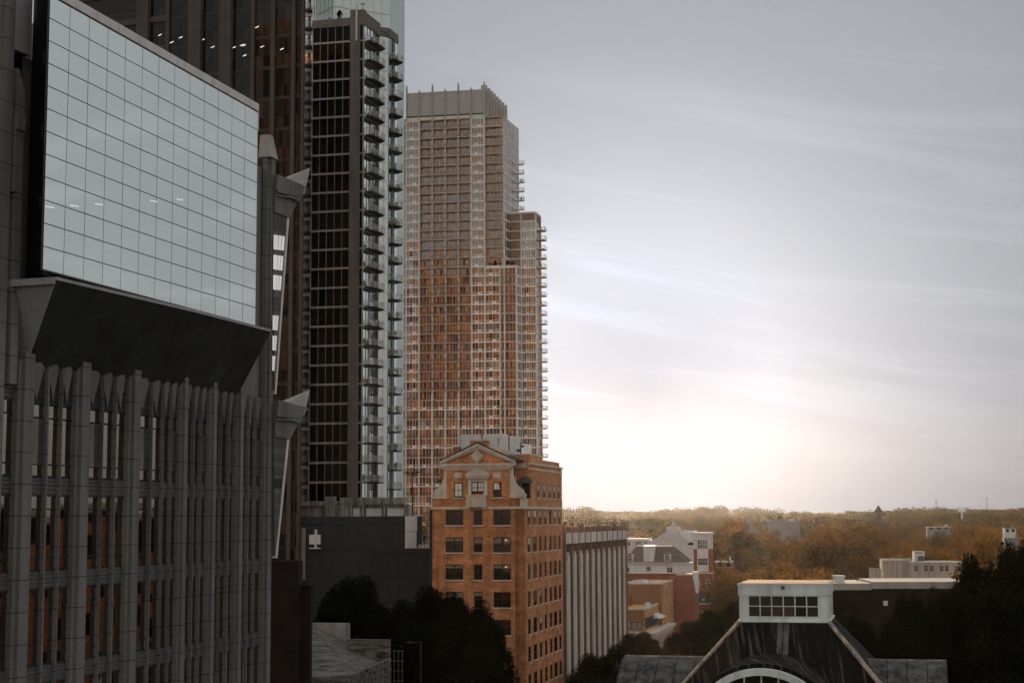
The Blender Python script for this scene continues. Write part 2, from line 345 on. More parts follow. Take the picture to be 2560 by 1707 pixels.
def thin_glass(name, col, clear=.62, r0=.12):
    m, t = new_mat(name); N = t.nodes; L = t.links
    out = N.new('ShaderNodeOutputMaterial'); mx = N.new('ShaderNodeMixShader'); m2 = N.new('ShaderNodeMixShader'); tr = N.new('ShaderNodeBsdfTransparent'); df = N.new('ShaderNodeBsdfDiffuse'); gl = N.new('ShaderNodeBsdfGlossy')
    df.inputs[0].default_value = (*col, 1); gl.inputs['Roughness'].default_value = .05; m2.inputs[0].default_value = r0; mx.inputs[0].default_value = 1 - clear
    L.new(df.outputs[0], m2.inputs[1]); L.new(gl.outputs[0], m2.inputs[2]); L.new(tr.outputs[0], mx.inputs[1]); L.new(m2.outputs[0], mx.inputs[2]); L.new(mx.outputs[0], out.inputs[0]); return m
M['rail_glass'] = thin_glass('railing_glass_clear', (.42, .43, .41), .70)
M['resi_glass_dark'] = glass('dim_hall_glass', [(0, (.015, .012, .01)), (.4, (.03, .022, .016)), (.8, (.05, .035, .022))], .06, .05)
M['deck_concrete_dim'] = mat('dim_old_concrete', (.20, .195, .185), .9, .3, .5, streak=.5)
M['resi_rail'] = thin_glass('tinted_railing_glass', (.10, .085, .07), .55)
# ================================================================== ground
def g(x, y):
    h = max(0, min(y, 1500) - 420) * .0112 + max(0, y - 1500) * .0045 + .012 * max(0, x - 150) * min(1, max(0, y - 400) / 3000)
    h += 5 * math.sin(x * .011 + y * .004) * min(1, max(0, y - 600) / 900)
    return min(h, 60) if y < 5200 else min(h, 60)
mb = MB(); xs = [-7000, -3500, -1800, -900, -450, -200, -80, 0, 80, 200, 330, 500, 700, 950, 1300, 1900, 3500, 7000]
ys = [-900, -300, 0, 150, 300, 420, 520, 640, 780, 940, 1120, 1330, 1580, 1880, 2240, 2660, 3200, 3900, 5200, 9000, 15000]
mb.add([(x, y, g(x, y)) for y in ys for x in xs], [(j * len(xs) + i, j * len(xs) + i + 1, (j + 1) * len(xs) + i + 1, (j + 1) * len(xs) + i) for j in range(len(ys) - 1) for i in range(len(xs) - 1)])
tag(mb.build('ground', M['ground'], smooth=True), kind='structure')

# ================================================================== grey granite office building with the mirror screen
A1 = Frame(0, 70.0, 90 - 19.0, py=1215)
uk = A1.U(450, 1215); k = A1.pt(uk, 0, 0)
A2 = Frame(0, 0, 90 - 15.0, xy=(k[0], k[1]))
office = thing('office_building', 'grey granite office building with fluted piers carrying a huge mirror glass screen', 'building', (A1.o.x - 4, A1.o.y + 8, 0))
ZL = 33.6                       # centre of one spandrel
FH = 4.2
uend = A2.U(652, 1215); zroof = 57.5
# body behind the glass
mb = MB()
body = [A1.pt(-12, 0, 0)[:2], A1.pt(uk, 0, 0)[:2], A2.pt(uend + 1.0, 0, 0)[:2], A2.pt(uend + 1.0, -24, 0)[:2], A1.pt(-12, -24, 0)[:2]]
WF = Frame(0, 0, 0, xy=(0, 0))
def world_poly(mb, pts, z0, z1):
    n = len(pts); mb.add([(x, y, z0) for x, y in pts] + [(x, y, z1) for x, y in pts],
        [tuple(range(n - 1, -1, -1)), tuple(range(n, 2 * n))] + [(i, (i + 1) % n, n + (i + 1) % n, n + i) for i in range(n)])
inner = [A1.pt(-12, -.12, 0)[:2], A1.pt(uk, -.12, 0)[:2], A2.pt(uend + .9, -.12, 0)[:2], A2.pt(uend + .9, -24, 0)[:2], A1.pt(-12, -24, 0)[:2]]
world_poly(mb, inner, 0, 53.0)
mb.build('wall', M['granite_smooth'], office)
# piers and fins measured in the photo: (left pixel, right pixel)
piers = [(A1, -48, 10), (A1, 31, 86), (A1, 179, 227), (A1, 312, 353), (A1, 441, 472), (A2, 515, 544), (A2, 582, 611), (A2, 652, 683)]
fins = [(A1, -22, -8, 0), (A1, 109, 124, 0), (A1, 145, 158, 0), (A1, 249, 261, 0), (A1, 281, 294, 0), (A1, 372, 384, 0), (A1, 401, 412, 0), (A1, 422, 433, 0),
        (A2, 479, 488, 0), (A2, 497, 506, 0), (A2, 547, 557, 0), (A2, 567, 575, 0), (A2, 616, 624, 0), (A2, 633, 642, 0)]
PW, FW = .44, .24
canopy_u0 = A1.U(61, 860)
def can_z(F, u):  # underside height of the canopy where it meets the wall
    return 39.15
edges = []
for i, (F, a, b) in enumerate(piers):
    u0, u1 = F.U(a, 994), F.U(b, 994, PW)
    mb = MB()
    under = i not in (0, 7)
    zt = 39.6 if under else (57.0 if i == 0 else 53.6)
    us = u1 - .72 * min(u1 - u0, 1.15)
    # stepped shaft: slim shoulder, then the full face; the head is cut on a slope
    for lo, hi, w in ((u0, us, PW * .62), (us, u1, PW)):
        if under:
            mb.prism(F, [(lo, 0), (hi, 0), (hi, zt + (.55 if hi == u1 else -.25)), (lo, zt + (-.1 if lo == us else -.7))], -.05, w)
        else:
            mb.box(F, lo, hi, -.05, w, 0, zt)
    mb.build('pier', M['granite'], office)
    if i == 7:
        mb = MB(); mb.plan(F, [(u0 - .1, -.3), (u1 + .1, -.3), (u1 + .1, PW + .1), (u0 - .1, PW + .1)], 53.6, 55.0,
                           [(u0 + .1, -.3), (u1 - .1, -.3), (u1 - .1, PW - .15), (u0 + .1, PW - .15)])
        mb.build('pier_cap', M['granite_light'], office)
    edges.append((F, u0, u1))
finu = []
for F, a, b, _ in fins:
    u0, u1 = F.U(a, 994), F.U(b, 994, FW); mb = MB()
    zt = 38.95 if a > 20 else 57
    mb.prism(F, [(u0, 0), (u1, 0), (u1, zt + .12), (u0, zt - .2)], -.05, FW)
    mb.build('mullion_fin', M['granite'], office); finu.append((F, u0, u1))
# the narrow strip left of the first canopy pier
cols = []
seq = sorted([(F, u0, u1) for F, u0, u1 in edges + finu if F is A1], key=lambda e: e[1])
for (F, a0, a1), (_, b0, b1) in zip(seq, seq[1:]):
    if b0 - a1 > .1: cols.append((A1, a1, b0))
seq2 = sorted([(F, u0, u1) for F, u0, u1 in edges + finu if F is A2], key=lambda e: e[1])
prev = A2.U(472, 994, PW)
for F, b0, b1 in seq2:
    if b0 - prev > .1: cols.append((A2, prev, b0))
    prev = b1
win = Many('window', pal('slit_glass', 'black', 'louvre'), office)
spn = Many('spandrel', pal('granite_smooth', 'louvre'), office)
pnd = Many('pendant_panel', pal('granite_smooth', 'soffit'), office)
for ci, (F, u0, u1) in enumerate(cols):
    left = F is A1 and u1 < canopy_u0 + .9
    for k in range(-7, 6):
        zs = ZL + FH * k                        # spandrel below this storey
        if zs > 38 and not left: continue
        z0, z1 = zs + .42, zs + FH - .42
        if not left and z1 > 37.2: z1 = 37.3
        if zs < -1: continue
        mb = win.new(); mb.mat(0)
        za, zb = z0 + .55, z1 - .62
        for lo, hi in ((z0, za), (za, zb), (zb, z1)): mb.pane(F, u0, u1, .0, lo + .03, hi - .03, .004)
        mb.mat(1)
        for z in (za, zb): mb.box(F, u0, u1, -.03, .05, z - .035, z + .035)
        mb.box(F, u0, u1, -.03, .05, z0 - .02, z0 + .05); mb.box(F, u0, u1, -.03, .05, z1 - .05, z1 + .02)
        if k == 0 and ci % 3 == 1 and not left:  # louvred slit
            mb.mat(2)
            n = 26
            for q in range(n):
                z = za + (zb - za) * q / n; mb.box(F, u0, u1, .0, .09, z, z + (zb - za) / n * .5)
        win.done(mb)
        mb = spn.new(); mb.mat(0); mb.box(F, u0, u1, -.1, -.03, zs - .42, zs + .42); mb.mat(1)
        for q in range(4):
            z = zs - .34 + q * .19; mb.box(F, u0, u1, -.05, .03, z, z + .09)
        spn.done(mb)
    if not left:
        mb = pnd.new(); mb.mat(1); mb.box(F, u0, u1, -.1, .03, 37.3, 39.2); um = (u0 + u1) / 2; mb.mat(0)
        # folded pendant: a wide head that narrows to a point
        zt, zb = 39.15, 37.45
        mb.add([F.pt(u0, .07, zt), F.pt(u1, .07, zt), F.pt(um, .07, zb), F.pt(um, .26, zt), F.pt(um, .10, zb)],
               [(0, 2, 4, 3), (3, 4, 2, 1), (0, 3, 1)])
        pnd.done(mb)
win.close(); spn.close(); pnd.close()
# sloping canopy under the screen
CP = 2.65
O = [A1.pt(canopy_u0 - .55, CP, 0), None, None]
zo = 42.55
u_o2 = A1.U(491.8, 768.6, CP); O2 = A1.pt(u_o2, CP, 0); zk = A1.Z(491.8, 768.6, CP)
u_o1, z_o1 = A1.hit(141.6, 690, CP); u_o3, z_o3 = A2.hit(677, 830, CP)
zt = (z_o1 + zk + z_o3) / 3
u_i1, z_i1 = A1.hit(61, 864); u_i3, z_i3 = A2.hit(589, 971)
zi = 39.0
def canopy_sec(F, uo, ui, ztop):
    return [F.pt(uo, CP, ztop - .14), F.pt(ui, .1, zi), F.pt(ui, -.3, zi), F.pt(uo, -.3, ztop), F.pt(uo, CP, ztop)]
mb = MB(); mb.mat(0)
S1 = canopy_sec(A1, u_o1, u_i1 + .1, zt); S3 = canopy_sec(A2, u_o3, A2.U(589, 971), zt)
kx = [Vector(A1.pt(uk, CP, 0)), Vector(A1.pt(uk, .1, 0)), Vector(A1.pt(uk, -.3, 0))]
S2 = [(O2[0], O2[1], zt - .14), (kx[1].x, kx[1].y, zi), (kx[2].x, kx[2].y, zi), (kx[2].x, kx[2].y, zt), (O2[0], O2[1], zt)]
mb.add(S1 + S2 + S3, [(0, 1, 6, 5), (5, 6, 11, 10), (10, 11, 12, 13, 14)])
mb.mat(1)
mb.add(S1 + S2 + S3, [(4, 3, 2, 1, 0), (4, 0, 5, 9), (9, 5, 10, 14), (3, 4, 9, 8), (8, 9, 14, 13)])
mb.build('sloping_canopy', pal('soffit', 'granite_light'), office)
# end block left of the canopy, below the black return
mb = MB(); mb.box(A1, canopy_u0 - 1.6, u_o1 - .02, -.3, CP - .05, zt - .32, zt - .02)
mb.build('canopy_ledge', M['granite_light'], office)
# the mirror screen
PD0 = 69.0
p0 = at(105, 673, PD0); p1 = at(637, 814, 89.7)
phi = math.degrees(math.atan2(p1.y - p0.y, p1.x - p0.x))
AS = Frame(0, 0, phi, xy=(p0.x, p0.y)); SW = (Vector((p1.x, p1.y)) - Vector((p0.x, p0.y))).length
zsb, zst = (p0.z + p1.z) / 2, AS.Z(645, 263)
scr = MB(); scr.mat(0)
NC, NR = 13, 12
cw, rh = SW / NC, (zst - .45 - zsb) / NR
for i in range(NC):
    for j in range(NR):
        scr.pane(AS, i * cw + .018, (i + 1) * cw - .018, .03, zsb + j * rh + .022, zsb + (j + 1) * rh - .022, .0018)
screen = scr.build('mirror_screen', M['screen_glass'], office)
jb = MB(); jb.box(AS, -.02, SW + .03, -.06, .012, zsb - .04, zst - .45); jb.build('joint_frame', M['louvre'], screen)
cp = MB()
for i in range(11):
    a, b = SW * i / 11 + .02, SW * (i + 1) / 11 - .02
    cp.box(AS, a, b, -.55, .10, zst - .40, zst)
cp.box(AS, -.05, SW + .08, -.7, .04, zst - .42, zst + .06)
cp.build('coping', M['white_paint'], screen)
cb = MB(); cb.box(AS, SW + .03, SW + .10, -.3, .05, zst - 1.5, zst - .42); cb.build('end_clip', M['white_paint'], screen)
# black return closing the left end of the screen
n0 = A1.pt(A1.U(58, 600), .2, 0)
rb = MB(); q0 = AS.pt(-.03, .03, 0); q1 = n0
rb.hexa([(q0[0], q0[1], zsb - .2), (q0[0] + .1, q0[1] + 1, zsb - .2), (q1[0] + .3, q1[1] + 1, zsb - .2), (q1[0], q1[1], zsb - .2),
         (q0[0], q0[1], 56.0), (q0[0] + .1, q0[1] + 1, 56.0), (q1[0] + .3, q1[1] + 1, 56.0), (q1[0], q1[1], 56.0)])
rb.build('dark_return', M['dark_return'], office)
for px, py in ((125, 520), (187, 517), (248, 513), (385, 505), (450, 501)):
    u, z = AS.hit(px, py, .05); mb = MB(); mb.prism(AS, [(u - .35, z - .02), (u + .35, z + .05), (u + .35, z + .10), (u - .35, z + .03)], .04, .05); mb.build('ceiling_lamp', M['faint_lamp'], office)
DRF = Frame(0, 0, math.degrees(math.atan2(q0[1] - q1[1], q0[0] - q1[0])), xy=(q1[0], q1[1]))
for px, py in ((73, 150), (109, 147), (68, 327), (105, 325), (63, 507), (100, 505)):
    u, z = DRF.hit(px, py, .02); mb = MB()
    for q in range(5): mb.box(DRF, u - .05, u + .05, .0, .03, z - .3 + q * .12, z - .3 + q * .12 + .07)
    mb.build('vent_strip', M['louvre'], office)
# upper attic on the far left and behind the screen
at_ = MB(); at_.box(A1, -12, A1.U(60, 700) - .3, -20, .25, 53.0, 58.5); at_.box(A1, A1.U(60, 700) - .3, uk, -20, -1.0, 53.0, 55.2)
at_.build('attic', M['granite_light'], office)
ob = MB(); q = A1.U(52, 400)
for z0, z1, w in ((46.5, 49.3, .5), (49.3, 50.0, .62)):
    ob.box(A1, q - 1.1, q - .55, .05, w, z0, z1)
ob.build('buttress', M['granite'], office)
for a, b in ((-30, -6), (22, 40)):
    mb = MB(); u0, u1 = A1.U(a, 300), A1.U(b, 300); mb.box(A1, u0, u1, .0, .45, 38, 51.0); mb.plan(A1, [(u0, 0), (u1, 0), (u1, .45), (u0, .45)], 51.0, 52.2, [(u0 + .1, 0), (u1 - .1, 0), (u1 - .1, .2), (u0 + .1, .2)])
    mb.build('buttress', M['granite'], office)

# flared bays with horned cornices on the far end wall
AE = Frame(684, 94.4, 48, py=700)
def flared_bay(pts, horn, zlouv, light):
    mbay = MB()
    def H(px, py, w=0.0):
        u, z = AE.hit(px, py, w); return (u, z)
    top_l, top_r, bot = pts
    a, b, c = H(*top_l), H(*top_r), H(*bot)
    mbay.prism(AE, [c, b, a], -.6, .0)
    bay = mbay.build('flared_bay', M['granite_smooth'], office)
    gl = MB(); gl.mat(0 if light else 1)
    e = .16
    n = 9
    for i in range(n):                      # glazing storeys between the wall and the slanted edge
        f0, f1 = i / n + .015, (i + 1) / n - .015
        za, zb = a[1] + (c[1] - a[1]) * f0, a[1] + (c[1] - a[1]) * f1
        ra, rb_ = (b[0] - e) + (c[0] - b[0]) * f0, (b[0] - e) + (c[0] - b[0]) * f1
        for s0, s1 in ((.0, .42), (.45, .72), (.75, 1.0)):
            if rb_ - a[0] < .15: continue
            x0a, x1a = a[0] + (ra - a[0]) * s0, a[0] + (ra - a[0]) * s1; x0b, x1b = a[0] + (rb_ - a[0]) * s0, a[0] + (rb_ - a[0]) * s1
            if i in zlouv:
                gl.mat(2)
                for q in range(5):
                    t0, t1 = q / 5, q / 5 + .11
                    gl.quad(AE.pt(x0a, .05, zb + (za - zb) * t0), AE.pt(x1a, .05, zb + (za - zb) * t0), AE.pt(x1a, .05, zb + (za - zb) * t1), AE.pt(x0a, .05, zb + (za - zb) * t1))
                gl.mat(0 if light else 1)
            else:
                gl.quad(AE.pt(x0b, .03, zb), AE.pt(x1b, .03, zb), AE.pt(x1a, .03, za), AE.pt(x0a, .03, za))
    gl.build('bay_glazing', pal('bay_glass', 'bronze_glass', 'louvre'), bay)
    ed = MB(); ed.prism(AE, [(c[0] - .02, c[1]), (c[0] + .10, c[1]), (b[0] + .02, b[1]), (b[0] - e + .02, b[1])], -.5, .07); ed.build('edge_trim', M['white_paint'], bay)
    # corbel, block and horn
    P = [H(*p) for p in horn]
    cb_ = MB(); cb_.prism(AE, [P[0], P[1], P[2], P[3]], -.8, .12); cb_.build('corbel', M['granite_smooth'], bay)
    bl = MB(); bl.prism(AE, [P[3], P[2], P[4], P[5]], -.9, .28)
    for k in range(2):
        f = .04 + .05 * k
        bl.box(AE, P[3][0], P[2][0], .28, .34, P[2][1] + f * 4, P[2][1] + f * 4 + .08)
    bl.build('cornice_block', M['granite_smooth'], bay)
    hn = MB(); tip = AE.pt(P[6][0], -.3, P[6][1]); b0, b1 = P[5], P[4]; ub = b0[0] + .35 * (b1[0] - b0[0]); zb_ = b0[1] + .35 * (b1[1] - b0[1])
    hn.add([AE.pt(ub, .28, zb_), AE.pt(b1[0], .28, b1[1]), AE.pt(b1[0], -.9, b1[1]), AE.pt(ub, -.9, zb_), tip, AE.pt(b1[0] - .1, .28, b1[1] - .5)],
           [(0, 5, 4), (3, 0, 4), (2, 3, 4), (5, 2, 4), (0, 3, 2, 1)])
    hn.build('horn', M['granite_light'], bay)
flared_bay([(684, 530), (721, 545), (686, 985)], [(684, 531), (721, 546), (740, 508), (684, 476), (757, 468), (688, 438), (783, 418)], (0, 4), True)
flared_bay([(685, 1090), (721, 1098), (688, 1395)], [(685, 1091), (722, 1098), (742, 1060), (685, 1040), (757, 1018), (690, 1000), (783, 973)], (0, 1, 2, 4, 5, 6, 7), False)

# ================================================================== dark brown tower behind
C = Frame(757, 214, -19, py=700)
brown = thing('office_tower', 'dark brown stone office tower with bronze glass behind the mirror screen', 'building', C.pt(-15, -8, 0))
cl = C.U(180, 100); ztop = C.Z(500, -90)
mb = MB(); mb.plan(C, [(cl, -.1), (cl, -22), (-11.5, -22), (0, -.1)], 0, ztop); mb.build('wall', M['brown_stone'], brown)
bay_px = [(339, 368, .75), (413, 421, .3), (469, 500, .75), (547, 576, .75), (626, 635, .35), (676, 686, .35), (728, 737, .35), (753, 757, .3)]
prs = [(cl, cl + .8, .6)]
for a, b, w in bay_px: prs.append((C.U(a, 120, w), C.U(b, 120, w), w))
for a, b, w in prs:
    mb = MB(); mb.box(C, a, b, -.1, w, 0, ztop); mb.build('pier', M['brown_stone'], brown)
z_b = [C.Z(620, 20 + 78 * k) for k in range(-2, 3)]; fh = (C.Z(620, 20) - C.Z(620, 405)) / 5.0
zb0 = C.Z(620, 20)
wn_ = Many('window', pal('bronze_glass', 'bronze_band', 'brown_stone'), brown)
for (a0, a1, _), (b0, b1, _) in zip(prs, prs[1:]):
    for k in range(-2, 19):
        z = zb0 - k * fh
        if z < 8: continue
        mb = wn_.new(); mid = (a1 + b0) / 2
        stone = b1 < C.U(505, 120) and a0 < C.U(480, 120)
        for lo, hi in ((a1, mid - .04), (mid + .04, b0)):
            mb.mat(0)
            if hi - lo < .1: continue
            mb.pane(C, lo, hi, .0, z - fh * .62, z - .45, .004); mb.pane(C, lo, hi, .0, z - fh + .12, z - fh * .62 - .05, .004)
        mb.mat(1); mb.box(C, a1, b0, -.05, .03, z - .42, z + .08)
        mb.mat(2 if stone else 1); mb.box(C, mid - .04, mid + .04, -.05, .05, z - fh + .1, z - .45)
        if stone: mb.mat(2); mb.box(C, a1, b0, -.05, .22, z - .55, z + .35)
        wn_.done(mb)
wn_.close()
for px, py in ((395, 91), (425, 109), (447, 97), (502, 103), (527, 121), (553, 125), (580, 122), (605, 117), (600, 116), (638, 71), (651, 120), (607, 142), (700, 126)):
    u, z = C.hit(px, py, .05); mb = MB(); mb.prism(C, [(u, z), (u + .55, z + .16), (u + .55, z + .27), (u, z + .1)], .02, .05); mb.build('ceiling_lamp', M['lamp'], brown)
# ================================================================== slim dark glass apartment tower with hexagonal balconies
V = Frame(907, 253, -GRID, py=700)            # front, u = 0 at the right corner
VR = Frame(907, 253, 90 - 17, py=700)         # right side, receding
vue = thing('apartment_tower', 'slim black glass apartment tower with stacked hexagonal balconies on its right side', 'building', V.pt(-4, -8, 0))
uL, uC0, uC1 = V.U(777, 700), V.U(873, 700), V.U(898, 700)
zr = V.Z(840, 48)                              # parapet
zs0 = V.Z(840, 107); fhv = (V.Z(840, 107) - V.Z(840, 107 + 47.55 * 20)) / 20
uR1 = VR.U(946, 700)
e1 = VR.pt(uR1, 0, 0)
VG = Frame(0, 0, 90 - 60, xy=(e1[0], e1[1])); uG = VG.U(970, 700); e2 = VG.pt(uG, 0, 0)
V3 = Frame(0, 0, 90 - 17, xy=(e2[0], e2[1])); u3 = V3.U(992, 700)
zbase = 33.0
# core
mb = MB()
A_ = V.pt(uL, -.08, 0); B_ = V.pt(-.08, -.08, 0); C_ = VR.pt(uR1, -.1, 0); D_ = VG.pt(uG, -.1, 0); E_ = V3.pt(u3, -.1, 0); F_ = V.pt(uL, -22, 0); G_ = V3.pt(u3, -8, 0)
world_poly(mb, [p[:2] for p in (A_, B_, C_, D_, F_)], 0, zr - .6)
z3 = V3.Z(985, 95)
world_poly(mb, [p[:2] for p in (D_, E_, G_, F_)], 0, z3)
mb.build('wall', M['tower_concrete'], vue)
# parapets and roof terrace
mb = MB(); mb.box(V, uL - .1, 0.1, -.3, .12, zr - 1.35, zr); mb.box(V, uC0, .15, -.9, .3, zr - 1.4, zr + 1.15)
mb.box(VR, 0.3, uR1 + .1, -.3, .12, zr - 1.3, zr + .9); mb.box(V3, -.3, u3 + .1, -.5, .15, z3 - .6, z3 + .9); mb.box(VG, -.1, uG + .1, -.3, .12, z3 + .2, z3 + .9)
mb.build('parapet', M['tower_concrete'], vue)
mb = MB(); mb.box(V, uC0 + 1.0, uC0 + 1.25, .3, .48, zr - 4.0, zr + 1.9); mb.tube(V.pt(-.3, -.2, zr + 1.1), V.pt(-.3, -.2, zr + 2.2), .22); mb.tube(V.pt(-.3, -.2, zr + 2.2), V.pt(-.3, -.2, zr + 2.35), .4)
mb.build('roof_flue', M['resi_pier'], vue)
mb = MB()
for i in range(9): mb.box(V, uL + i * .8, uL + i * .8 + .04, -.3, -.26, zr, zr + .95)
mb.box(V, uL, uC0, -.3, -.25, zr + .9, zr + .96); mb.pane(V, uL, uC0, -.28, zr + .05, zr + .9)
mb.build('roof_railing', M['rail_glass'], vue)
# concrete pier up the front, slim black slot, corner trim
mb = MB(); mb.box(V, uC0, uC1, -.1, .35, 0, zr - .02); mb.build('concrete_pier', M['tower_concrete'], vue)
mb = MB(); mb.box(V, -.16, .06, -.1, .12, 0, zr - 1.36); mb.build('corner_post', M['tower_band'], vue)
wv = Many('window', pal('black_glass', 'black', 'tower_band'), vue)
wr = Many('side_window', pal('sky_glass', 'black', 'white_paint'), vue)
wg = Many('glazing_panel', pal('grey_glass', 'tower_white'), vue)
ws = Many('slot_window', pal('black_glass', 'tower_band'), vue)
nfl = 25
mull = [uL + (uC0 - uL) * i / 5 for i in range(6)]
for k in range(nfl):
    zt, zb = zs0 - fhv * (k - 1), zs0 - fhv * k
    if zb < zbase - 3: break
    top = k == 0
    if top: zt = zr - 1.2
    mb = wv.new()
    for a, b in zip(mull, mull[1:]): mb.mat(0); mb.pane(V, a + .03, b - .03, 0, zb + .16, zt - .16, .003)
    mb.mat(2)
    for a in mull[1:-1]: mb.box(V, a - .03, a + .03, -.05, .05, zb + .14, zt - .14)
    mb.box(V, uL - .02, uC0, -.05, .14, zb - .15, zb + .15); wv.done(mb)
    mb = ws.new(); mb.pane(V, uC1 + .02, -.18, .0, zb + .14, zt - .14); mb.mat(1); mb.box(V, uC1, -.16, -.05, .1, zb - .14, zb + .14); ws.done(mb)
    # right side, bright glass with a dark return
    mb = wr.new(); n = 5
    for i in range(n):
        a, b = uR1 * (i / n), uR1 * ((i + 1) / n)
        mb.mat(0 if i < 4 else 1)
        if i < 4: mb.pane(VR, a + .04, b - .04, 0, zb + .15, zt - .15, .006)
        else: mb.box(VR, a, b, -.05, .02, zb + .15, zt - .15)
        mb.mat(1); mb.box(VR, a - .04, a + .04, -.05, .06, zb + .1, zt - .1)
    mb.mat(2); mb.box(VR, .1, uR1, -.05, .10, zb - .15, zb + .15); wr.done(mb)
    mb = wg.new()
    for i in range(2): mb.mat(0); mb.pane(VG, uG * i / 2 + .03, uG * (i + 1) / 2 - .03, .0, zb + .13, zt - .13, .004)
    mb.mat(1); mb.box(VG, 0, uG, -.05, .07, zb - .13, zb + .13); mb.box(VG, uG / 2 - .02, uG / 2 + .02, -.05, .04, zb, zt); wg.done(mb)
    if zt < z3:
        mb = wr.new(); mb.mat(0)
        for i in range(3): mb.mat(0); mb.pane(V3, u3 * i / 3 + .04, u3 * (i + 1) / 3 - .04, 0, zb + .12, zt - .12, .006); mb.mat(1); mb.box(V3, u3 * i / 3 - .03, u3 * i / 3 + .03, -.05, .05, zb, zt)
        mb.mat(2); mb.box(V3, 0, u3, -.05, .06, zb - .10, zb + .10); wr.done(mb)
for w_ in (wv, wr, wg, ws): w_.close()
mb = MB(); mb.tube(V3.pt(.75, .35, zbase - 3), V3.pt(.75, .35, z3 - .6), .16); mb.tube(V3.pt(1.6, .3, zbase - 3), V3.pt(1.6, .3, z3 - .6), .07); mb.build('downpipe', M['black'], vue)
mb = MB()
for u in (uR1 * .52, uR1 * .60, uR1 * .66): mb.tube(VR.pt(u, .5, zbase - 3), VR.pt(u, .5, zr - 2), .055)
mb.build('cable_rail', M['black'], vue)
# balconies: pointed slab, glass railing, posts, a few chairs and pots
def balcony(F, u0, u1, dep, z, name='balcony', furn=0.6, rail='rail_glass'):
    out = [(u0, 0), (u0 + .05, dep * .55), (u0 + (u1 - u0) * .55, dep), (u1 - .9, dep * .95), (u1, 0)]
    mb = MB(); mb.plan(F, [(u, w * .93) for u, w in out][::-1], z - .17, z, [(u, w) for u, w in out][::-1])
    b = mb.build(name, M['dark_slab'], vue)
    rl = MB()
    for (ua, wa), (ub, wb) in zip(out, out[1:]):
        pa, pb = F.pt(ua, wa, z), F.pt(ub, wb, z)
        rl.mat(0); rl.quad((pa[0], pa[1], z + .12), (pb[0], pb[1], z + .12), (pb[0], pb[1], z + 1.02), (pa[0], pa[1], z + 1.02))
        rl.mat(1); rl.tube((pa[0], pa[1], z + 1.06), (pb[0], pb[1], z + 1.06), .035, n=5)
        for q in (0, .5): x, y = pa[0] + (pb[0] - pa[0]) * q, pa[1] + (pb[1] - pa[1]) * q; rl.tube((x, y, z), (x, y, z + 1.06), .03, n=5)
    rl.build('railing', pal(rail, 'fin_metal'), b)
    for q in range(random.choice((0, 1, 2, 2))):
        c = MB(); u = u0 + (u1 - u0) * random.uniform(.15, .75); w = dep * .45; s = random.choice((0, 1))
        if s: # chair
            for du in (0, .42): c.box(F, u + du, u + du + .05, w - .25, w - .2, z, z + .45); c.box(F, u + du, u + du + .05, w + .2, w + .25, z, z + .45)
            c.box(F, u, u + .47, w - .25, w + .25, z + .42, z + .48); c.box(F, u, u + .06, w - .25, w + .25, z + .45, z + .95); c.build('chair', M['black'], b)
        else:
            c.lathe(F.pt(u, w, z), [(.16, 0), (.22, .4), (.05, .4), (.34, .62), (.28, .95), (.06, 1.25)], 7); c.build('plant_pot', M['leaf_dark'], b)
for k in range(nfl):
    z = zs0 - fhv * k
    if z < zbase + 2: continue
    balcony(VR, .35, uR1 * .97, 1.6, z + .05)
    if z < z3 - 1.5: balcony(V3, .15, u3 * .95, 1.5, z - .95)
# set back wing on the left with small square balconies
VL = V.shifted(uL, -1.6)
wl0, wl1 = VL.U(752, 700), VL.U(779, 700)
mb = MB(); mb.box(VL, wl0 - 6, wl1 + .3, -10, -.05, 0, VL.Z(770, -110)); mb.build('wing_wall', M['grey_glass'], vue)
bl_ = Many('wing_balcony', pal('dark_slab', 'rail_glass', 'white_paint', 'black'), vue)
for k in range(-3, nfl):
    z = zs0 - fhv * k + .1
    if z < zbase: continue
    mb = bl_.new(); a, b = VL.U(761, 700), VL.U(775.5, 700)
    mb.mat(0); mb.plan(VL, [(a, 0), (b + .1, 0), (b, 1.1), (a, 1.0)], z - .45, z, None)
    mb.mat(3); mb.box(VL, a + .25, b - .3, .0, .03, z, z + 2.1)
    mb.mat(1); mb.pane(VL, a, b, 1.05, z + .1, z + 1.05); mb.quad(VL.pt(a, 0, z + .1), VL.pt(a, 1.05, z + .1), VL.pt(a, 1.05, z + 1.05), VL.pt(a, 0, z + 1.05))
    mb.mat(3)
    for u in (a, (a + b) / 2, b): mb.tube(VL.pt(u, 1.05, z), VL.pt(u, 1.05, z + 1.08), .03, n=5)
    mb.tube(VL.pt(a, 1.05, z + 1.07), VL.pt(b, 1.05, z + 1.07), .035, n=5)
    mb.mat(2); mb.box(VL, a - .2, b + .3, .0, .12, z - 1.0, z - .46); bl_.done(mb)
bl_.close()
mb = MB(); mb.box(VL, VL.U(776.5, 700), VL.U(779, 700), -.1, .25, zbase - 3, VL.Z(770, -110)); mb.build('corner_post', M['tower_white'], vue)

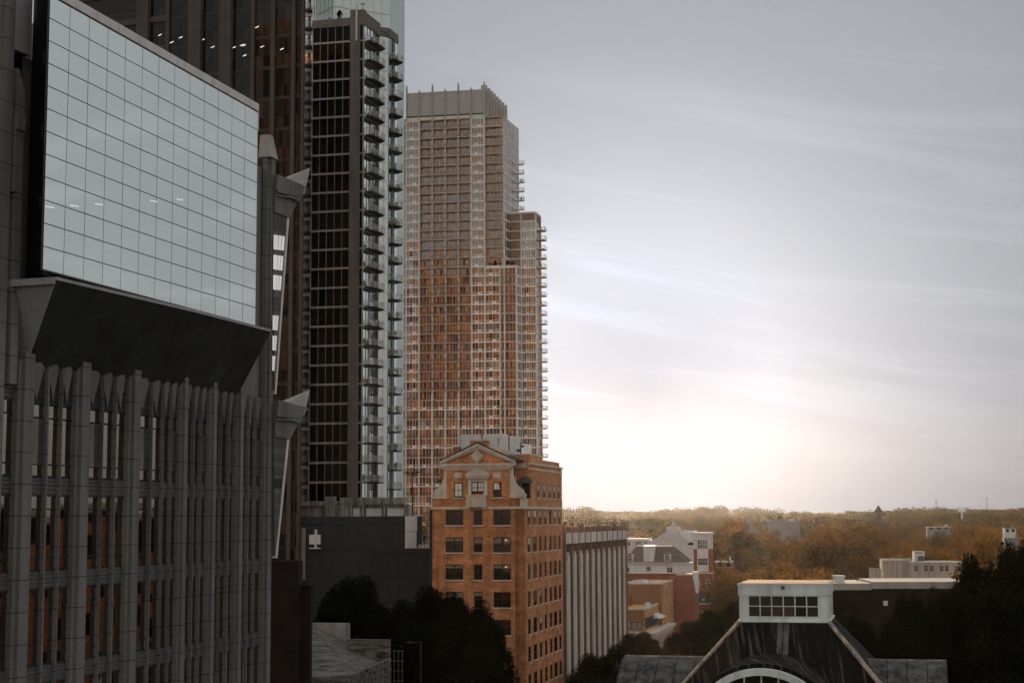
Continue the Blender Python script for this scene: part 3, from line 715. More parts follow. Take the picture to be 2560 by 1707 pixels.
# taller pale glass block rising behind the roof terrace
VB = Frame(972, 270, 90 - 62, py=100)
ub0 = VB.U(700, 60); zb1, zb0 = VB.Z(900, -120), VB.Z(900, 130)
tall = thing('glass_tower', 'pale grey glass tower block rising behind the terrace of the black glass tower', 'building', VB.pt(-9, -8, 0))
mb = MB(); mb.box(VB, ub0, 0, -7, -.1, 0, zb1); mb.build('wall', M['tower_concrete'], tall)
gw = Many('glazing_panel', pal('grey_glass', 'tower_white'), tall)
nb = 14
for k in range(-1, 10):
    zt = VB.Z(905, 26) - fhv * 1.05 * (k - 1); zb = zt - fhv * 1.05
    if zb < 60: continue
    mb = gw.new()
    for i in range(nb): mb.mat(0); a, b = ub0 * (1 - i / nb), ub0 * (1 - (i + 1) / nb); mb.pane(VB, a + .04, b - .04, 0, zb + .16, zt - .14, .004)
    mb.mat(1); mb.box(VB, ub0, .05, -.1, .12, zb - .15, zb + .15)
    for i in range(nb): a = ub0 * (1 - i / nb); mb.box(VB, a - .03, a + .03, -.1, .05, zb, zt)
    gw.done(mb)
gw.close()
mb = MB(); VS = VB.shifted(0, 0, 33); mb.pane(VS, 0, 5, 0.02, 0, zb1); mb.build('side_glazing', M['grey_glass'], tall)
pl = thing('roof_planter', 'small dark planted urn on the roof terrace of the black glass tower', 'planter', V.pt(V.U(846, 40), -.6, zr - .6))
mb = MB(); c = V.pt(V.U(846, 40), -.6, zr - .6); mb.lathe(c, [(.35, 0), (.3, .2), (.18, .5), (.42, 1.0), (.40, 1.1)], 10); mb.build('urn', M['black'], pl)
mb = MB(); mb.lathe((c[0], c[1], c[2] + 1.1), [(.3, 0), (.55, .3), (.45, .7), (.2, 1.0), (.05, 1.2)], 8); mb.build('shrub', M['leaf_dark'], pl)
for i, (u, l) in enumerate(((1.2, 'dark lounger on the roof terrace, left of the urn'), (3.0, 'second dark lounger on the roof terrace, closest to the urn'))):
    t = thing('lounger', l, 'lounger', V.pt(uL + u, -.9, zr - .5), 'roof terrace loungers'); mb = MB()
    mb.prism(V, [(uL + u, zr + .1), (uL + u + 1.2, zr + .1), (uL + u + 1.2, zr + .2), (uL + u, zr + .2)], -1.2, -.6); mb.prism(V, [(uL + u + 1.1, zr + .1), (uL + u + 1.6, zr + .55), (uL + u + 1.5, zr + .6), (uL + u + 1.05, zr + .2)], -1.2, -.6)
    mb.build('cushion', M['black'], t)
    mb = MB()
    for q in (.1, 1.0): mb.box(V, uL + u + q, uL + u + q + .08, -1.15, -.65, zr - .5, zr + .1)
    mb.build('frame', M['black'], t)

# ================================================================== podium and parking deck at the foot of the towers
PF = Frame(1010, 238, -GRID, py=1265)
pod = thing('podium_building', 'stained ribbed concrete podium at the foot of the black glass tower', 'building', PF.pt(-6, -5, 0))
x = lambda px, py=1265: PF.U(px, py)
zt, zb_ = PF.Z(900, 1246), PF.Z(900, 1292)
mb = MB(); mb.box(PF, x(740), x(1022), -2.5, -.3, 0, PF.Z(900, 1262)); mb.build('wall', M['deck_concrete'], pod)
for a, b, t, lo, w in ((876, 902, 1243, 1262, .5), (908, 957, 1243, 1261, .6), (959, 1013, 1244, 1261, .6), (745, 812, 1253, 1263, .2), (813, 839, 1240, 1290, .5), (853, 874, 1243, 1290, .4)):
    mb = MB(); n = max(2, int((b - a) / 4)); z0, z1 = PF.Z(900, lo), PF.Z(900, t)
    for i in range(n): mb.box(PF, x(a) + (x(b) - x(a)) * i / n, x(a) + (x(b) - x(a)) * (i + .93) / n, -.4, w + (.07 if i % 2 else 0), z0, z1)
    mb.build('fascia_panel', M['deck_concrete'], pod)
for a, b in ((884, 901), (916, 955), (969, 1011)):
    mb = MB(); n = int((b - a) / 5); z0, z1 = PF.Z(900, 1296), PF.Z(900, 1270)
    for i in range(n): mb.mat(0); mb.box(PF, x(a) + (x(b) - x(a)) * i / n, x(a) + (x(b) - x(a)) * (i + .85) / n, -.35, .1, z0, z1)
    mb.mat(1); mb.box(PF, x(a) - .1, x(b) + .1, -.3, .2, z1, PF.Z(900, 1262) + .1); mb.build('ribbed_panel', pal('lit_precast', 'deck_concrete'), pod)
for a in (877, 907, 960, 1014, 1020):
    mb = MB(); mb.box(PF, x(a), x(a + 5), -.3, .45, 0, PF.Z(900, 1262)); mb.build('rib', M['deck_concrete'], pod)
DF = Frame(1013, 212, -GRID, py=1330)
deck = thing('parking_garage', 'dark grey windowless precast wall building between the stone tower and the brick hotel', 'building', DF.pt(-6, -4, 0))
y_ = lambda px, py=1330: DF.U(px, py)
z1 = DF.Z(900, 1290); z2 = DF.Z(1045, 1370); z3_ = DF.Z(1030, 1327)
mb = MB(); mb.box(DF, y_(740), 0, -8, 0, 0, z1); mb.build('wall', mat('dark_precast_upper', (.026, .0285, .029), .9, .12, .3, streak=.12, zj=(3.4, .8, .09, .3), uj=(5.2, .5, .09, .45)), deck)
mb = MB(); mb.box(DF, .0, y_(1083), -5, .25, 0, z2); mb.box(DF, y_(930), 0, -.1, .25, 0, z2 + .05); mb.build('lower_wall', mat('dark_precast_lower', (.022, .0245, .025), .9, .12, .3, streak=.12, zj=(3.2, 2.0, .09, .3), uj=(5.2, .5, .09, .45)), deck)
DR = Frame(1013, 212, 90 - 36, py=1330)
mb = MB(); mb.box(DR, .0, DR.U(1042, 1330), -.4, .05, z3_, z1 - .02); mb.box(DR, 0, DR.U(1041, 1330), -.4, .03, z2 - .5, z3_ - .04); mb.build('lit_panel', M['lit_precast'], deck)  # lit side painted in: far paler than the dark front precast
mb = MB(); mb.box(DF, y_(1043), y_(1083), -5.4, -5.0, z2 - 1, DF.Z(1060, 1318)); mb.build('rear_wall', M['deck_concrete'], deck)
rl = MB()
for i in range(9):
    px = 1046 + i * 4; rl.box(DF, y_(px), y_(px) + .1, -.2, -.1, z2, z2 + .5)
rl.build('deck_railing', M['panel_white'], deck)
mb = MB(); a, b = y_(776), y_(803); za, zb2 = DF.Z(790, 1371), DF.Z(790, 1336)
mb.box(DF, a, b, .0, .45, za + .6, zb2); mb.box(DF, a, b, .0, .45, za, za + .14); mb.box(DF, a + .75, a + 1.0, .0, .45, za, zb2 + .7); mb.build('vent_hood', M['panel_white'], deck)
mb = MB(); mb.box(DF, y_(756), y_(764), .0, .4, DF.Z(760, 1450), DF.Z(760, 1318)); mb.build('downpipe', M['deck_concrete'], deck)
# lamp post on the deck
lp = at(1031, 1290, 222); lt = at(1031, 1181, 222)
lamp = thing('lamp_post', 'black twin headed lamp post in front of the pale apartment tower grid', 'lamp post', (lp.x, lp.y, z2 - 2))
mb = MB(); mb.tube((lp.x, lp.y, z2 - 2), (lp.x, lp.y, lt.z), .11, .08); mb.build('post', M['pole'], lamp)
mb = MB(); mb.box(WF, lp.x - .7, lp.x + .7, -lp.y - .05, -lp.y + .05, lt.z - .05, lt.z + .08); mb.build('crossarm', M['pole'], lamp)
for s in (-1, 1):
    mb = MB(); mb.box(WF, lp.x + s * .75 - .28, lp.x + s * .75 + .28, -lp.y - .25, -lp.y + .25, lt.z - .07, lt.z + .12); mb.build('lamp_head', M['pole'], lamp)
# ================================================================== tall pale apartment tower with sunset glass
E = Frame(1213, 510, -10.5, py=1000)          # main front; u = 0 at its right hand pier
resi = thing('apartment_tower', 'tall tan and white gridded apartment tower with a finned louvre crown', 'building', E.pt(-10, -12, 0))
eu = lambda px, py=1000, w=0: E.U(px, py, w)
BAY = eu(1213) - eu(1179.7); ZC0 = E.Z(1110, 291); ZC1 = E.Z(1110, 229)   # crown foot and head
fhr = (E.Z(1110, 351) - E.Z(1110, 351 + 23.55 * 39)) / 39; zf0 = E.Z(1110, 322)
bu = [-BAY * 7, -BAY * 6, -BAY * 5, -BAY * 4, -BAY * 3, -BAY * 2, -BAY, 0.0]
uS = eu(1262)                                   # right end of the upper shaft
uW = eu(1292)                                   # right end of the lower wing
zW = E.Z(1250, 668)                             # top of the lower wing
ER = E.shifted(uS, 0, 90 + 10.5 - 16); uER = ER.U(1297, 450)
EW = E.shifted(uW, 0, 90 + 10.5 - 16); uEW = EW.U(1304, 900)
# far stepped wing with its own glass front
e2 = EW.pt(uEW, 0, 0); G3 = Frame(0, 0, -GRID, xy=(e2[0], e2[1])); u30, u31 = G3.U(1276, 600), G3.U(1339, 600); z3t = G3.Z(1310, 532)
G4 = G3.shifted(u31, 0, 90); 
zlow = 22.0
mb = MB()
mb.box(E, bu[0], 0, -18, -1.35, 0, ZC0); mb.box(E, -.2, uS, -18, -1.5, 0, ZC0 - 1.0); mb.box(E, -.2, uW - .05, -14, -1.5, 0, zW); mb.box(G3, u30, u31 - .05, -9, -.1, 0, z3t)
mb.build('wall', M['rib_recess'], resi)
mb = MB(); mb.box(E, -.1, uW + .05, -13.8, .1, zW - .3, zW + .25); mb.box(G3, u30 - .1, u31 + .1, -9, .12, z3t - .25, z3t + .3); mb.build('terrace_slab', M['resi_frame'], resi)
# floors
lev = [zf0 - fhr * k for k in range(0, 60) if zf0 - fhr * k > zlow]
zmid = E.Z(1110, 985)                           # below this the front is a plain white grid
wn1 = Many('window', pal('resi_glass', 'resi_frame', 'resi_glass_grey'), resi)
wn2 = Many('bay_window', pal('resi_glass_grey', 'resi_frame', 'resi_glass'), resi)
rails = Many('balcony_railing', pal('rail_rust', 'pole') if 'rail_rust' in M else pal('rail_glass', 'rust_pole'), resi)
def grid_window(mb, F, u0, u1, w, z0, z1, glass_i, n=4, sill=None, low=False, door=False):
    mb.mat(glass_i)
    for i in range(n):
        a, b = u0 + (u1 - u0) * i / n, u0 + (u1 - u0) * (i + 1) / n
        mb.pane(F, a + .04, b - .04, w, z0 + .08, z1 - .08, .008)
    mb.mat(1)
    for i in range(n + 1):
        a = u0 + (u1 - u0) * i / n; h = .042 if i % 2 else .065
        mb.box(F, a - h, a + h, w - .1, w + .05, z0, z1)
    mb.box(F, u0, u1, w - .1, w + .05, z1 - .1, z1 + .02); mb.box(F, u0, u1, w - .1, w + .05, z0 - .02, z0 + .1)
    if low: mb.box(F, u0, u1, w - .1, w + .05, z0 + .62, z0 + .74); i = random.choice((1, 2)); q = (u1 - u0) / n; mb.box(F, u0 + q * i, u0 + q * (i + 1), w - .1, w + .07, z0 + .08, z0 + .6); 
    if door: mb.box(F, u0 + (u1 - u0) * .25, u1, w - .1, w + .06, z1 - .42, z1 - .28)
for k, z in enumerate(lev):
    z0, z1 = z + .12, z + fhr - .16
    plain = z1 < zmid
    for b in range(7):
        a0, a1 = bu[b] + .18, bu[b + 1] - .18
        if b == 0 and z > E.Z(1000, 470): continue
        if b == 0 and z > E.Z(1000, 306): continue
        glassbay = (b in (1, 6) or (b == 0 and z < zW)) and not plain
        if glassbay:
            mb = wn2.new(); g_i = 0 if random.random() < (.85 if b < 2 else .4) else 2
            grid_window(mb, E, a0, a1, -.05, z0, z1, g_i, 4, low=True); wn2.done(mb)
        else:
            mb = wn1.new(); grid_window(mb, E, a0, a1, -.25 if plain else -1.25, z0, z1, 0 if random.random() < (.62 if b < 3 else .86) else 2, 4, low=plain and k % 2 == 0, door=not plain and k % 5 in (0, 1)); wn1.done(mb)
    # right hand bays
    if z > zW:
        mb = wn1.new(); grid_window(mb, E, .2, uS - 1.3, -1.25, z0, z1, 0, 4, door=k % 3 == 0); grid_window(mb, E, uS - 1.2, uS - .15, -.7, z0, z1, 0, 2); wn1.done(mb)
    else:
        ub = eu(1251)
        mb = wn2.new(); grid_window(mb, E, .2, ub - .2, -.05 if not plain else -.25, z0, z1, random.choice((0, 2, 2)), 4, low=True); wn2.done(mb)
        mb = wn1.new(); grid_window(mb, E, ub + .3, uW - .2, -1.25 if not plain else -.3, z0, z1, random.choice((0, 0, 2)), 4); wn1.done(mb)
        # side and far wing
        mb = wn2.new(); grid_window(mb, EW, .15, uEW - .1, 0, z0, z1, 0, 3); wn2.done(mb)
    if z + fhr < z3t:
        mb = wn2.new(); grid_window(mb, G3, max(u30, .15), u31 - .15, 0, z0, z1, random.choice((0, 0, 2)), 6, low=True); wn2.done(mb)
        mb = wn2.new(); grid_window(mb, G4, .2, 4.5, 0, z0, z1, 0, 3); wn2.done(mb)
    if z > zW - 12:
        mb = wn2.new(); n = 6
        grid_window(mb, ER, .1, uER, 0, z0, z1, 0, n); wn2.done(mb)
for w_ in (wn1, wn2): w_.close()
M['side_pale'] = M['sky_glass']
# slab edges and railings
slabs = Many('floor_slab', pal('resi_slab', 'resi_frame'), resi)
rails = Many('balcony_railing', pal('resi_rail', 'rust_pole'), resi)
def rail(F, u0, u1, w, z):
    mb = rails.new(); mb.mat(0); n = max(1, int((u1 - u0) / 1.4))
    for i in range(n): mb.pane(F, u0 + (u1 - u0) * i / n + .05, u0 + (u1 - u0) * (i + 1) / n - .05, w, z + .12, z + .98, .004)
    mb.mat(1); mb.box(F, u0, u1, w - .03, w + .03, z + 1.0, z + 1.08)
    for i in range(n + 1): u = u0 + (u1 - u0) * i / n; mb.box(F, u - .025, u + .025, w - .03, w + .04, z, z + 1.0)
    rails.done(mb)
zl_all = [lev[0] + fhr] + lev
for k, z in enumerate(zl_all):
    plain = z < zmid - 1
    mb = slabs.new(); mb.mat(0)
    if not plain:
        mb.box(E, bu[2] + .1, bu[6] - .1, -1.3, .28, z - .15, z + .12)
        mb.mat(1); mb.box(E, bu[1], bu[2], -.3, .02, z - .15, z + .13); mb.box(E, bu[6], bu[7], -.3, .02, z - .15, z + .13)
        if z < E.Z(1000, 306): mb.box(E, bu[0], bu[1], -.3, .02, z - .15, z + .13)
    else:
        mb.mat(k % 2); mb.box(E, bu[0], 0, -.5, .10, z - .14, z + .14)
    if z > zW + 1: mb.mat(0); mb.box(E, .1, uS, -1.4, .22, z - .15, z + .12)
    else:
        mb.mat(1); mb.box(E, 0, eu(1251), -.3, .04, z - .15, z + .13); mb.mat(0); mb.box(E, eu(1252), uW, -1.4, .20, z - .15, z + .12)
        mb.mat(1); mb.box(EW, .02, uEW, -.1, .06, z - .12, z + .12)
    if z < z3t - 1: mb.mat(1); mb.box(G3, u30, u31, -.2, .06, z - .15, z + .15)
    if z > zW - 12: mb.mat(1); mb.box(ER, 0, uER, -.2, .05, z - .14, z + .14)
    slabs.done(mb)
    if k == 0: continue
    if not plain:
        rail(E, bu[2] + .1, bu[6] - .1, .24, z)
    elif k % 2 == 0:
        for b in range(7): rail(E, bu[b] + .25, bu[b + 1] - .25, .14, z)
    if z > zW + 1: rail(E, .15, uS - .1, .18, z)
    elif z < zW - 1: rail(E, eu(1253), uW - .1, .16, z)
slabs.close(); rails.close()
# piers
for i, u in enumerate(bu):
    mb = MB(); top = ZC0 if i > 0 else E.Z(1000, 306)
    w = .34 if i in (1, 2, 6, 7) else .10
    if i in (3, 4, 5):                      # slimmer blades between the balconies, full piers below
        mb.box(E, u - .16, u + .16, -1.3, .20, zmid, top); mb.box(E, u - .28, u + .28, -.6, .30, 0, zmid)
    else: mb.box(E, u - .24, u + .24, -1.3, w, 0, top)
    mb.build('pier', M['resi_pier'], resi)
for F, u, top in ((E, eu(1251), zW), (E, uW, zW), (E, uS, ZC0 - 3), (G3, u31, z3t), (G3, .1, z3t), (EW, uEW, zW)):
    mb = MB(); mb.box(F, u - .2, u + .2, -.8, .22, 0, top); mb.build('pier', M['resi_pier'], resi)
# balconies on the sky line to the right
sb = Many('side_balcony', pal('resi_slab', 'rail_glass', 'rust_pole', 'leaf_dark'), resi)
def side_bal(F, u0, u1, w, z):
    mb = sb.new(); mb.mat(0); mb.box(F, u0, u1, -.1, w, z - .22, z + .1); mb.mat(1)
    mb.quad(F.pt(u0, 0, z + .15), F.pt(u0, w, z + .15), F.pt(u0, w, z + 1.05), F.pt(u0, 0, z + 1.05)); mb.pane(F, u0, u1, w, z + .15, z + 1.05); mb.mat(2)
    for u in (u0, (u0 + u1) / 2, u1): mb.box(F, u - .03, u + .03, w - .03, w + .03, z, z + 1.1)
    mb.box(F, u0, u1, w - .03, w + .03, z + 1.05, z + 1.12); mb.box(F, u0 - .03, u0 + .03, 0, w, z + 1.05, z + 1.12)
    if random.random() < .5: mb.mat(3); mb.lathe(F.pt(u0 + random.uniform(.3, 1.0), w * .5, z + .1), [(.14, 0), (.2, .35), (.33, .5), (.25, .85), (.05, 1.1)], 6)
    sb.done(mb)
for z in lev:
    if z + fhr < z3t: side_bal(G4, .3, 3.6, 2.9, z)
    if E.Z(1250, 525) < z < E.Z(1250, 362): side_bal(ER, uER - 1.2, uER, 1.9, z)
    if zW > z + 1: 
        pass
sb.close()
# louvre crown with fins and spikes
mb = MB(); mb.box(E, bu[1], 0, -17, -.05, ZC0 + .5, ZC1 - .1); mb.build('louvre_screen', M['louvre_screen'], resi)
CR = E.shifted(0, 0, 90 + 10.5 - 14); uCR = CR.U(1267, 300)
mb = MB(); mb.box(CR, 0.02, uCR, -8, .0, ZC0 - 4.6, ZC1 - .2); mb.build('side_screen', M['louvre_screen'], resi)
mb = MB(); mb.box(E, bu[1], 0, -.3, .05, ZC0 - .9, ZC0 - .02); mb.box(E, bu[1] - .1, .2, -.5, .1, ZC1 - .25, ZC1 + .05); mb.build('crown_band', M['resi_pier'], resi)
mb = MB(); mb.box(E, bu[1] + .3, -.3, .0, .04, ZC0 - .02, ZC0 + .42); mb.build('shadow_gap', M['black'], resi)
for i, u in enumerate(bu[1:]):
    mb = MB(); tall_ = i % 2 == 0
    mb.box(E, u - .2, u + .2, -.3, .42, ZC0 - .9, ZC1 + (.0))
    mb.prism(E, [(u - .18, ZC1), (u + .18, ZC1), (u + (.1 if tall_ else .16), ZC1 + (2.5 if tall_ else .7)), (u - .12, ZC1 + (2.6 if tall_ else .75))], -1.2, .40)
    mb.build('crown_fin', M['fin_metal'], resi)
for i in range(8):
    u = uCR * (i + .6) / 8; mb = MB()
    mb.box(CR, u - .2, u + .2, -.2, .55, ZC0 - 2.2, ZC1 + .1)
    mb.prism(CR, [(u - .18, ZC1 + .1), (u + .18, ZC1 + .1), (u + .1, ZC1 + 1.7), (u - .15, ZC1 + 1.9)], -1.6, .5)
    mb.build('crown_fin', M['fin_metal'], resi)
mb = MB(); mb.box(E, bu[0], bu[1], -6, .1, E.Z(1000, 313), E.Z(1000, 306)); mb.box(E, .1, uS + .2, -6, .3, ZC0 - 4.4, ZC0 - 3.9); mb.build('roof_edge', M['resi_slab'], resi)
# terrace plants on the lower wing
for i, (u, s) in enumerate(((1.5, .9), (3.2, 1.2), (5.0, .8), (7.4, 1.1), (9.0, .9))):
    mb = MB(); p = E.pt(u, -1.0, zW + .25); mb.lathe(p, [(.3, 0), (.35, .5), (.6 * s, .8), (.5 * s, 1.4), (.1, 1.9 * s)], 8)
    tag(mb.build('terrace_shrub', M['leaf_dark']), 'small dark potted shrub on the terrace ledge of the tan apartment tower', 'shrub', 'terrace shrubs of the apartment tower')
# ================================================================== orange brick hotel with the pediment
B = Frame(1312, 194, -GRID, py=1300)
BR = Frame(1312, 194, 90 - GRID, py=1300)
hotel = thing('hotel_building', 'orange brick hotel with limestone pediment, scrolls and rows of black sash windows', 'building', B.pt(-6, -8, 0))
bx = lambda px, py=1300, w=0.0: B.U(px, py, w)
bz = lambda py, px=1200, w=0.0: B.Z(px, py, w)
hL = bx(1080); pL, pR = bx(1117.5, 1230), bx(1275, 1230); uRE = BR.U(1405, 1250)
zWing, zStr1, zStr0 = bz(1240), bz(1266), bz(1272)
zCor1, zCor0 = bz(1159), bz(1172)
SETB = 3.6
lim = lambda mb, name, par=hotel: mb.build(name, M['limestone'], par)
mb = MB(); mb.plan(B, [(hL, 0), (hL, -uRE + .5), (-.02, -uRE + .5), (-.02, 0)], 0, zWing - .25); mb.build('wall', M['brick'], hotel)
# right side wall follows its own street line
rb = BR.pt(uRE, 0, 0)
mb = MB(); mb.box(BR, 0, uRE, -9, .02, 0, zStr0 + 1.2); mb.build('side_wall', M['brick'], hotel)
zUp = BR.Z(1345, 1161)
mb = MB(); mb.box(BR, SETB + .05, uRE, -9.5, .0, zStr0 + 1.1, zUp); mb.build('upper_wall', M['brick'], hotel)
mb = MB(); mb.box(B, bx(1100, 1230, -SETB), -.9, -SETB - 4, -SETB, zWing - .5, zUp - .02); mb.build('upper_wall', M['brick'], hotel)
ua, ub = BR.U(1330, 1150), BR.U(1361, 1150)
mb = MB(); mb.box(BR, SETB + .3, ub, -9, -.25, zUp + .05, BR.Z(1345, 1139)); mb.box(BR, ub, uRE - .2, -8, -.3, zUp + .05, zUp + .7); mb.build('attic', M['brick'], hotel)
mb = MB(); mb.box(BR, SETB - .15, uRE + .1, -.3, .2, zUp - .12, zUp + .1); mb.box(BR, SETB - .1, uRE + .05, -.3, .1, zUp - .75, zUp - .55)
mb.box(B, bx(1098, 1230, -SETB), -.6, -SETB - .2, -SETB + .25, zUp - .55, zUp + .06); mb.box(BR, SETB + .2, ub + .1, -9.1, -.15, BR.Z(1345, 1139), BR.Z(1345, 1139) + .15); lim(mb, 'cornice')
# pavilion with pediment
PWD = .16
mb = MB(); mb.box(B, pL, pR, -7.5, PWD, 0, zCor0); mb.build('pavilion_wall', M['brick'], hotel)
eL, zE = B.hit(1113, 1159, .5); eR, _ = B.hit(1289, 1155, .5); uA, zA = B.hit(1194.5, 1108, .5)
mid = (pL + pR) / 2
hw = max(mid - eL, eR - mid) - .1
mb = MB(); mb.prism(B, [(mid - hw + .5, zE), (mid + hw - .5, zE), (mid, zA - .45)], -8, PWD - .04); mb.build('pediment_wall', M['brick'], hotel)
mb = MB(); th = .32
for s in (-1, 1):
    P = [(mid + s * hw, zE), (mid + s * hw, zE + th), (mid, zA), (mid, zA - th - .05)]
    mb.prism(B, P if s < 0 else P[::-1], -.2, .55)
    P = [(mid + s * (hw - .35), zE + .05), (mid + s * (hw - .3), zE + th - .05), (mid, zA - .4), (mid, zA - th - .38)]
    mb.prism(B, P if s < 0 else P[::-1], -.1, .36)
mb.box(B, mid - hw, mid + hw, -.4, .5, zE - .28, zE + .002); mb.box(B, mid - hw + .25, mid + hw - .25, -.3, .36, zE - .55, zE - .28); mb.box(B, pL - .05, pR + .05, -.3, .26, zCor0 - .1, zCor0 + .3)
lim(mb, 'pediment_trim')
mb = MB()
for s in (-1, 1):
    P = [(mid + s * (hw + .1), zE + th - .05), (mid + s * (hw + .1), zE + th + .12), (mid, zA + .2), (mid, zA + .0)]
    mb.prism(B, P if s < 0 else P[::-1], -9, .58)
mb.build('roof', M['slate'], hotel)
def ring(F, u, z, r, n=20, sq=0): return [(u + r * math.cos(2 * math.pi * i / n), z + r * math.sin(2 * math.pi * i / n)) for i in range(n)]
um, zm = B.hit(1194, 1140); mb = MB(); mb.prism(B, ring(B, um, zm, .62), 0, .34); mb.prism(B, ring(B, um, zm, .44), 0, .40)
for a in range(4): mb.box(B, um + [.55, -.8, -.16, -.16][a], um + [.8, -.55, .16, .16][a], .1, .30, zm + [-.16, -.16, .55, -.8][a], zm + [.16, .16, .8, -.55][a])
lim(mb, 'round_medallion')
for px in (1146.5, 1243):
    u, z = B.hit(px, 1188); mb = MB(); mb.box(B, u - .40, u + .40, .1, PWD + .08, z - .33, z + .33); mb.box(B, u - .50, u + .50, .1, PWD + .06, z - .2, z + .2); lim(mb, 'oval_medallion')
# string course, wing copings, chimney, terrace scrolls, awnings
mb = MB(); mb.box(B, hL - .05, .06, -.2, .22, zStr0, zStr1); mb.box(BR, -.05, uRE + .05, -.2, .12, zStr0, zStr1); lim(mb, 'string_course')
mb = MB(); mb.box(B, hL - .1, pL, -.4, .14, zWing - .25, zWing); mb.box(B, pR, .12, -.4, .14, zWing - .25, zWing); mb.box(B, -.9, .12, -.6, .18, zWing, zWing + .3); lim(mb, 'coping')
u, z = B.hit(1319, 1250); mb = MB(); mb.box(B, -.55, .12, -.2, .2, zWing - 1.4, zWing - .35); mb.box(BR, -.1, 1.0, -.2, .16, zWing - 1.4, zWing - .35); lim(mb, 'corner_plaque')
mb = MB(); c0, c1 = B.hit(1175, 1110, -2), B.hit(1216, 1110, -2); zc = B.Z(1195, 1101, -2); mb.mat(0); mb.box(B, c0[0], c1[0], -4, -2, zA - 2, zc); mb.mat(1); mb.box(B, c0[0] - .15, c1[0] + .15, -4.1, -1.9, zc, zc + .18); mb.build('chimney', pal('brick', 'limestone'), hotel)
mb = MB(); c0, c1 = B.hit(1132, 1130, -4), B.hit(1148, 1130, -4); zc = B.Z(1140, 1117, -4); mb.mat(0); mb.box(B, c0[0], c1[0], -5, -4, zUp - 1, zc); mb.mat(1); mb.box(B, c0[0] - .1, c1[0] + .1, -5.1, -3.9, zc, zc + .2); mb.build('chimney', pal('brick_red', 'limestone'), hotel)
mb = MB(); u = BR.U(1391, 1170); mb.box(BR, u, u + 3.2, -3, -.6, zUp, BR.Z(1391, 1158)); mb.build('roof_hatch', M['white_box'], hotel)
for s, e in ((-1, pL), (1, pR)):
    P = [(0, 0), (1.55, 0), (1.72, .35), (1.62, .8), (1.1, 1.05), (.62, 1.7), (.38, 2.5), (.34, 4.4), (0, 4.6)]
    P = [(e + s * a, zWing + b) for a, b in P]
    mb = MB(); mb.prism(B, P if s > 0 else P[::-1], -.5, .12)
    rg = ring(B, e + s * 1.1, zWing + .55, .42, 14); mb.prism(B, rg, -.1, .2); lim(mb, 'scroll_bracket')
for px in (1107, 1305):
    u, z = B.hit(px, 1200, -1.5); mb = MB(); z = B.Z(px, 1206, -1.5)
    mb.add([B.pt(u - 1.0, -3.5, z), B.pt(u + 1.0, -3.5, z), B.pt(u + 1.0, -1.2, z), B.pt(u - 1.0, -1.2, z), B.pt(u - .4, -3.5, z + .8), B.pt(u + .4, -3.5, z + .8)], [(3, 2, 5, 4), (2, 1, 5), (0, 3, 4), (0, 1, 2, 3)])
    mb.build('awning', M['slate'], hotel)
    mb = MB(); mb.box(B, u - .5, u + .5, -3.62, -3.55, zWing - .3, z); mb.build('terrace_door', M['hotel_sash'], hotel)
mb = MB(); u = bx(1287, 1200, -1.0); mb.tube(B.pt(u, -.9, zWing), B.pt(u, -.9, zE - .3), .09); u = hL - .12; mb.tube(B.pt(u, .1, 0), B.pt(u, .1, zStr0), .16); mb.build('drainpipe', M['pole'], hotel)
# windows
hw_n = [0]
def hotel_window(F, u0, u1, z0, z1, w, parts=True, lights=2, recess=.22, name='window', blind=0.0, sill=True):
    """glass set in a brick reveal, sash bars, limestone sill"""
    mb = MB(); mb.mat(1); mb.box(F, u0, u1, w - .02, w + .012, z0, z1); mb.mat(0)
    n = lights
    for i in range(n):
        a, b = u0 + (u1 - u0) * i / n + .05, u0 + (u1 - u0) * (i + 1) / n - .05
        zm_ = (z0 + z1) / 2
        mb.pane(F, a, b, w + .02, zm_ + .04, z1 - .09, .006); mb.pane(F, a, b, w + .016, z0 + .06, zm_ - .02, .006)
    if blind:
        mb.mat(2)
        for i in range(n): a, b = u0 + (u1 - u0) * i / n + .09, u0 + (u1 - u0) * (i + 1) / n - .09; mb.box(F, a, b, w + .02, w + .024, z1 - (z1 - z0) * blind, z1 - .12)
    win_ = mb.build(name, pal('hotel_glass', 'hotel_sash', 'blind' if blind > .45 else 'blind_dim'), hotel)
    fr = MB()
    for i in range(n + 1): a = u0 + (u1 - u0) * i / n; fr.box(F, max(u0, a - .06), min(u1, a + .06), w, w + .06, z0, z1)
    for i in range(n): a = u0 + (u1 - u0) * (i + .5) / n; fr.box(F, a - .018, a + .018, w, w + .04, z0, z1)
    fr.box(F, u0, u1, w, w + .07, (z0 + z1) / 2 - .035, (z0 + z1) / 2 + .035); fr.box(F, u0, u1, w, w + .07, z1 - .09, z1); fr.box(F, u0, u1, w, w + .07, z0, z0 + .07)
    fr.build('sash', M['hotel_sash'], win_)
    if sill: sl = MB(); sl.box(F, u0 - .12, u1 + .12, w, w + .16, z0 - .16, z0); lim(sl, 'sill', win_)
rowz1, rowz0 = bz(1274), bz(1312); pitch = (bz(1274) - bz(1274 + 68.2 * 3)) / 3
for r in range(10):
    for a, b, n in ((1115.5, 1158.5, 2), (1186, 1206.5, 1), (1234.5, 1277, 2)):
        z0, z1 = rowz0 - pitch * r, rowz1 - pitch * r
        if z0 < .5: continue
        w = PWD + .004 if n == 1 or True else 0
        ua, ub_ = bx(a), bx(b)
        hotel_window(B, ua, ub_, z0, z1, PWD + .004 if (ua > pL - .1 and ub_ < pR + .2) else PWD + .004, lights=n, blind=random.choice((0, 0, 0, .25, .4)) if r else 0)
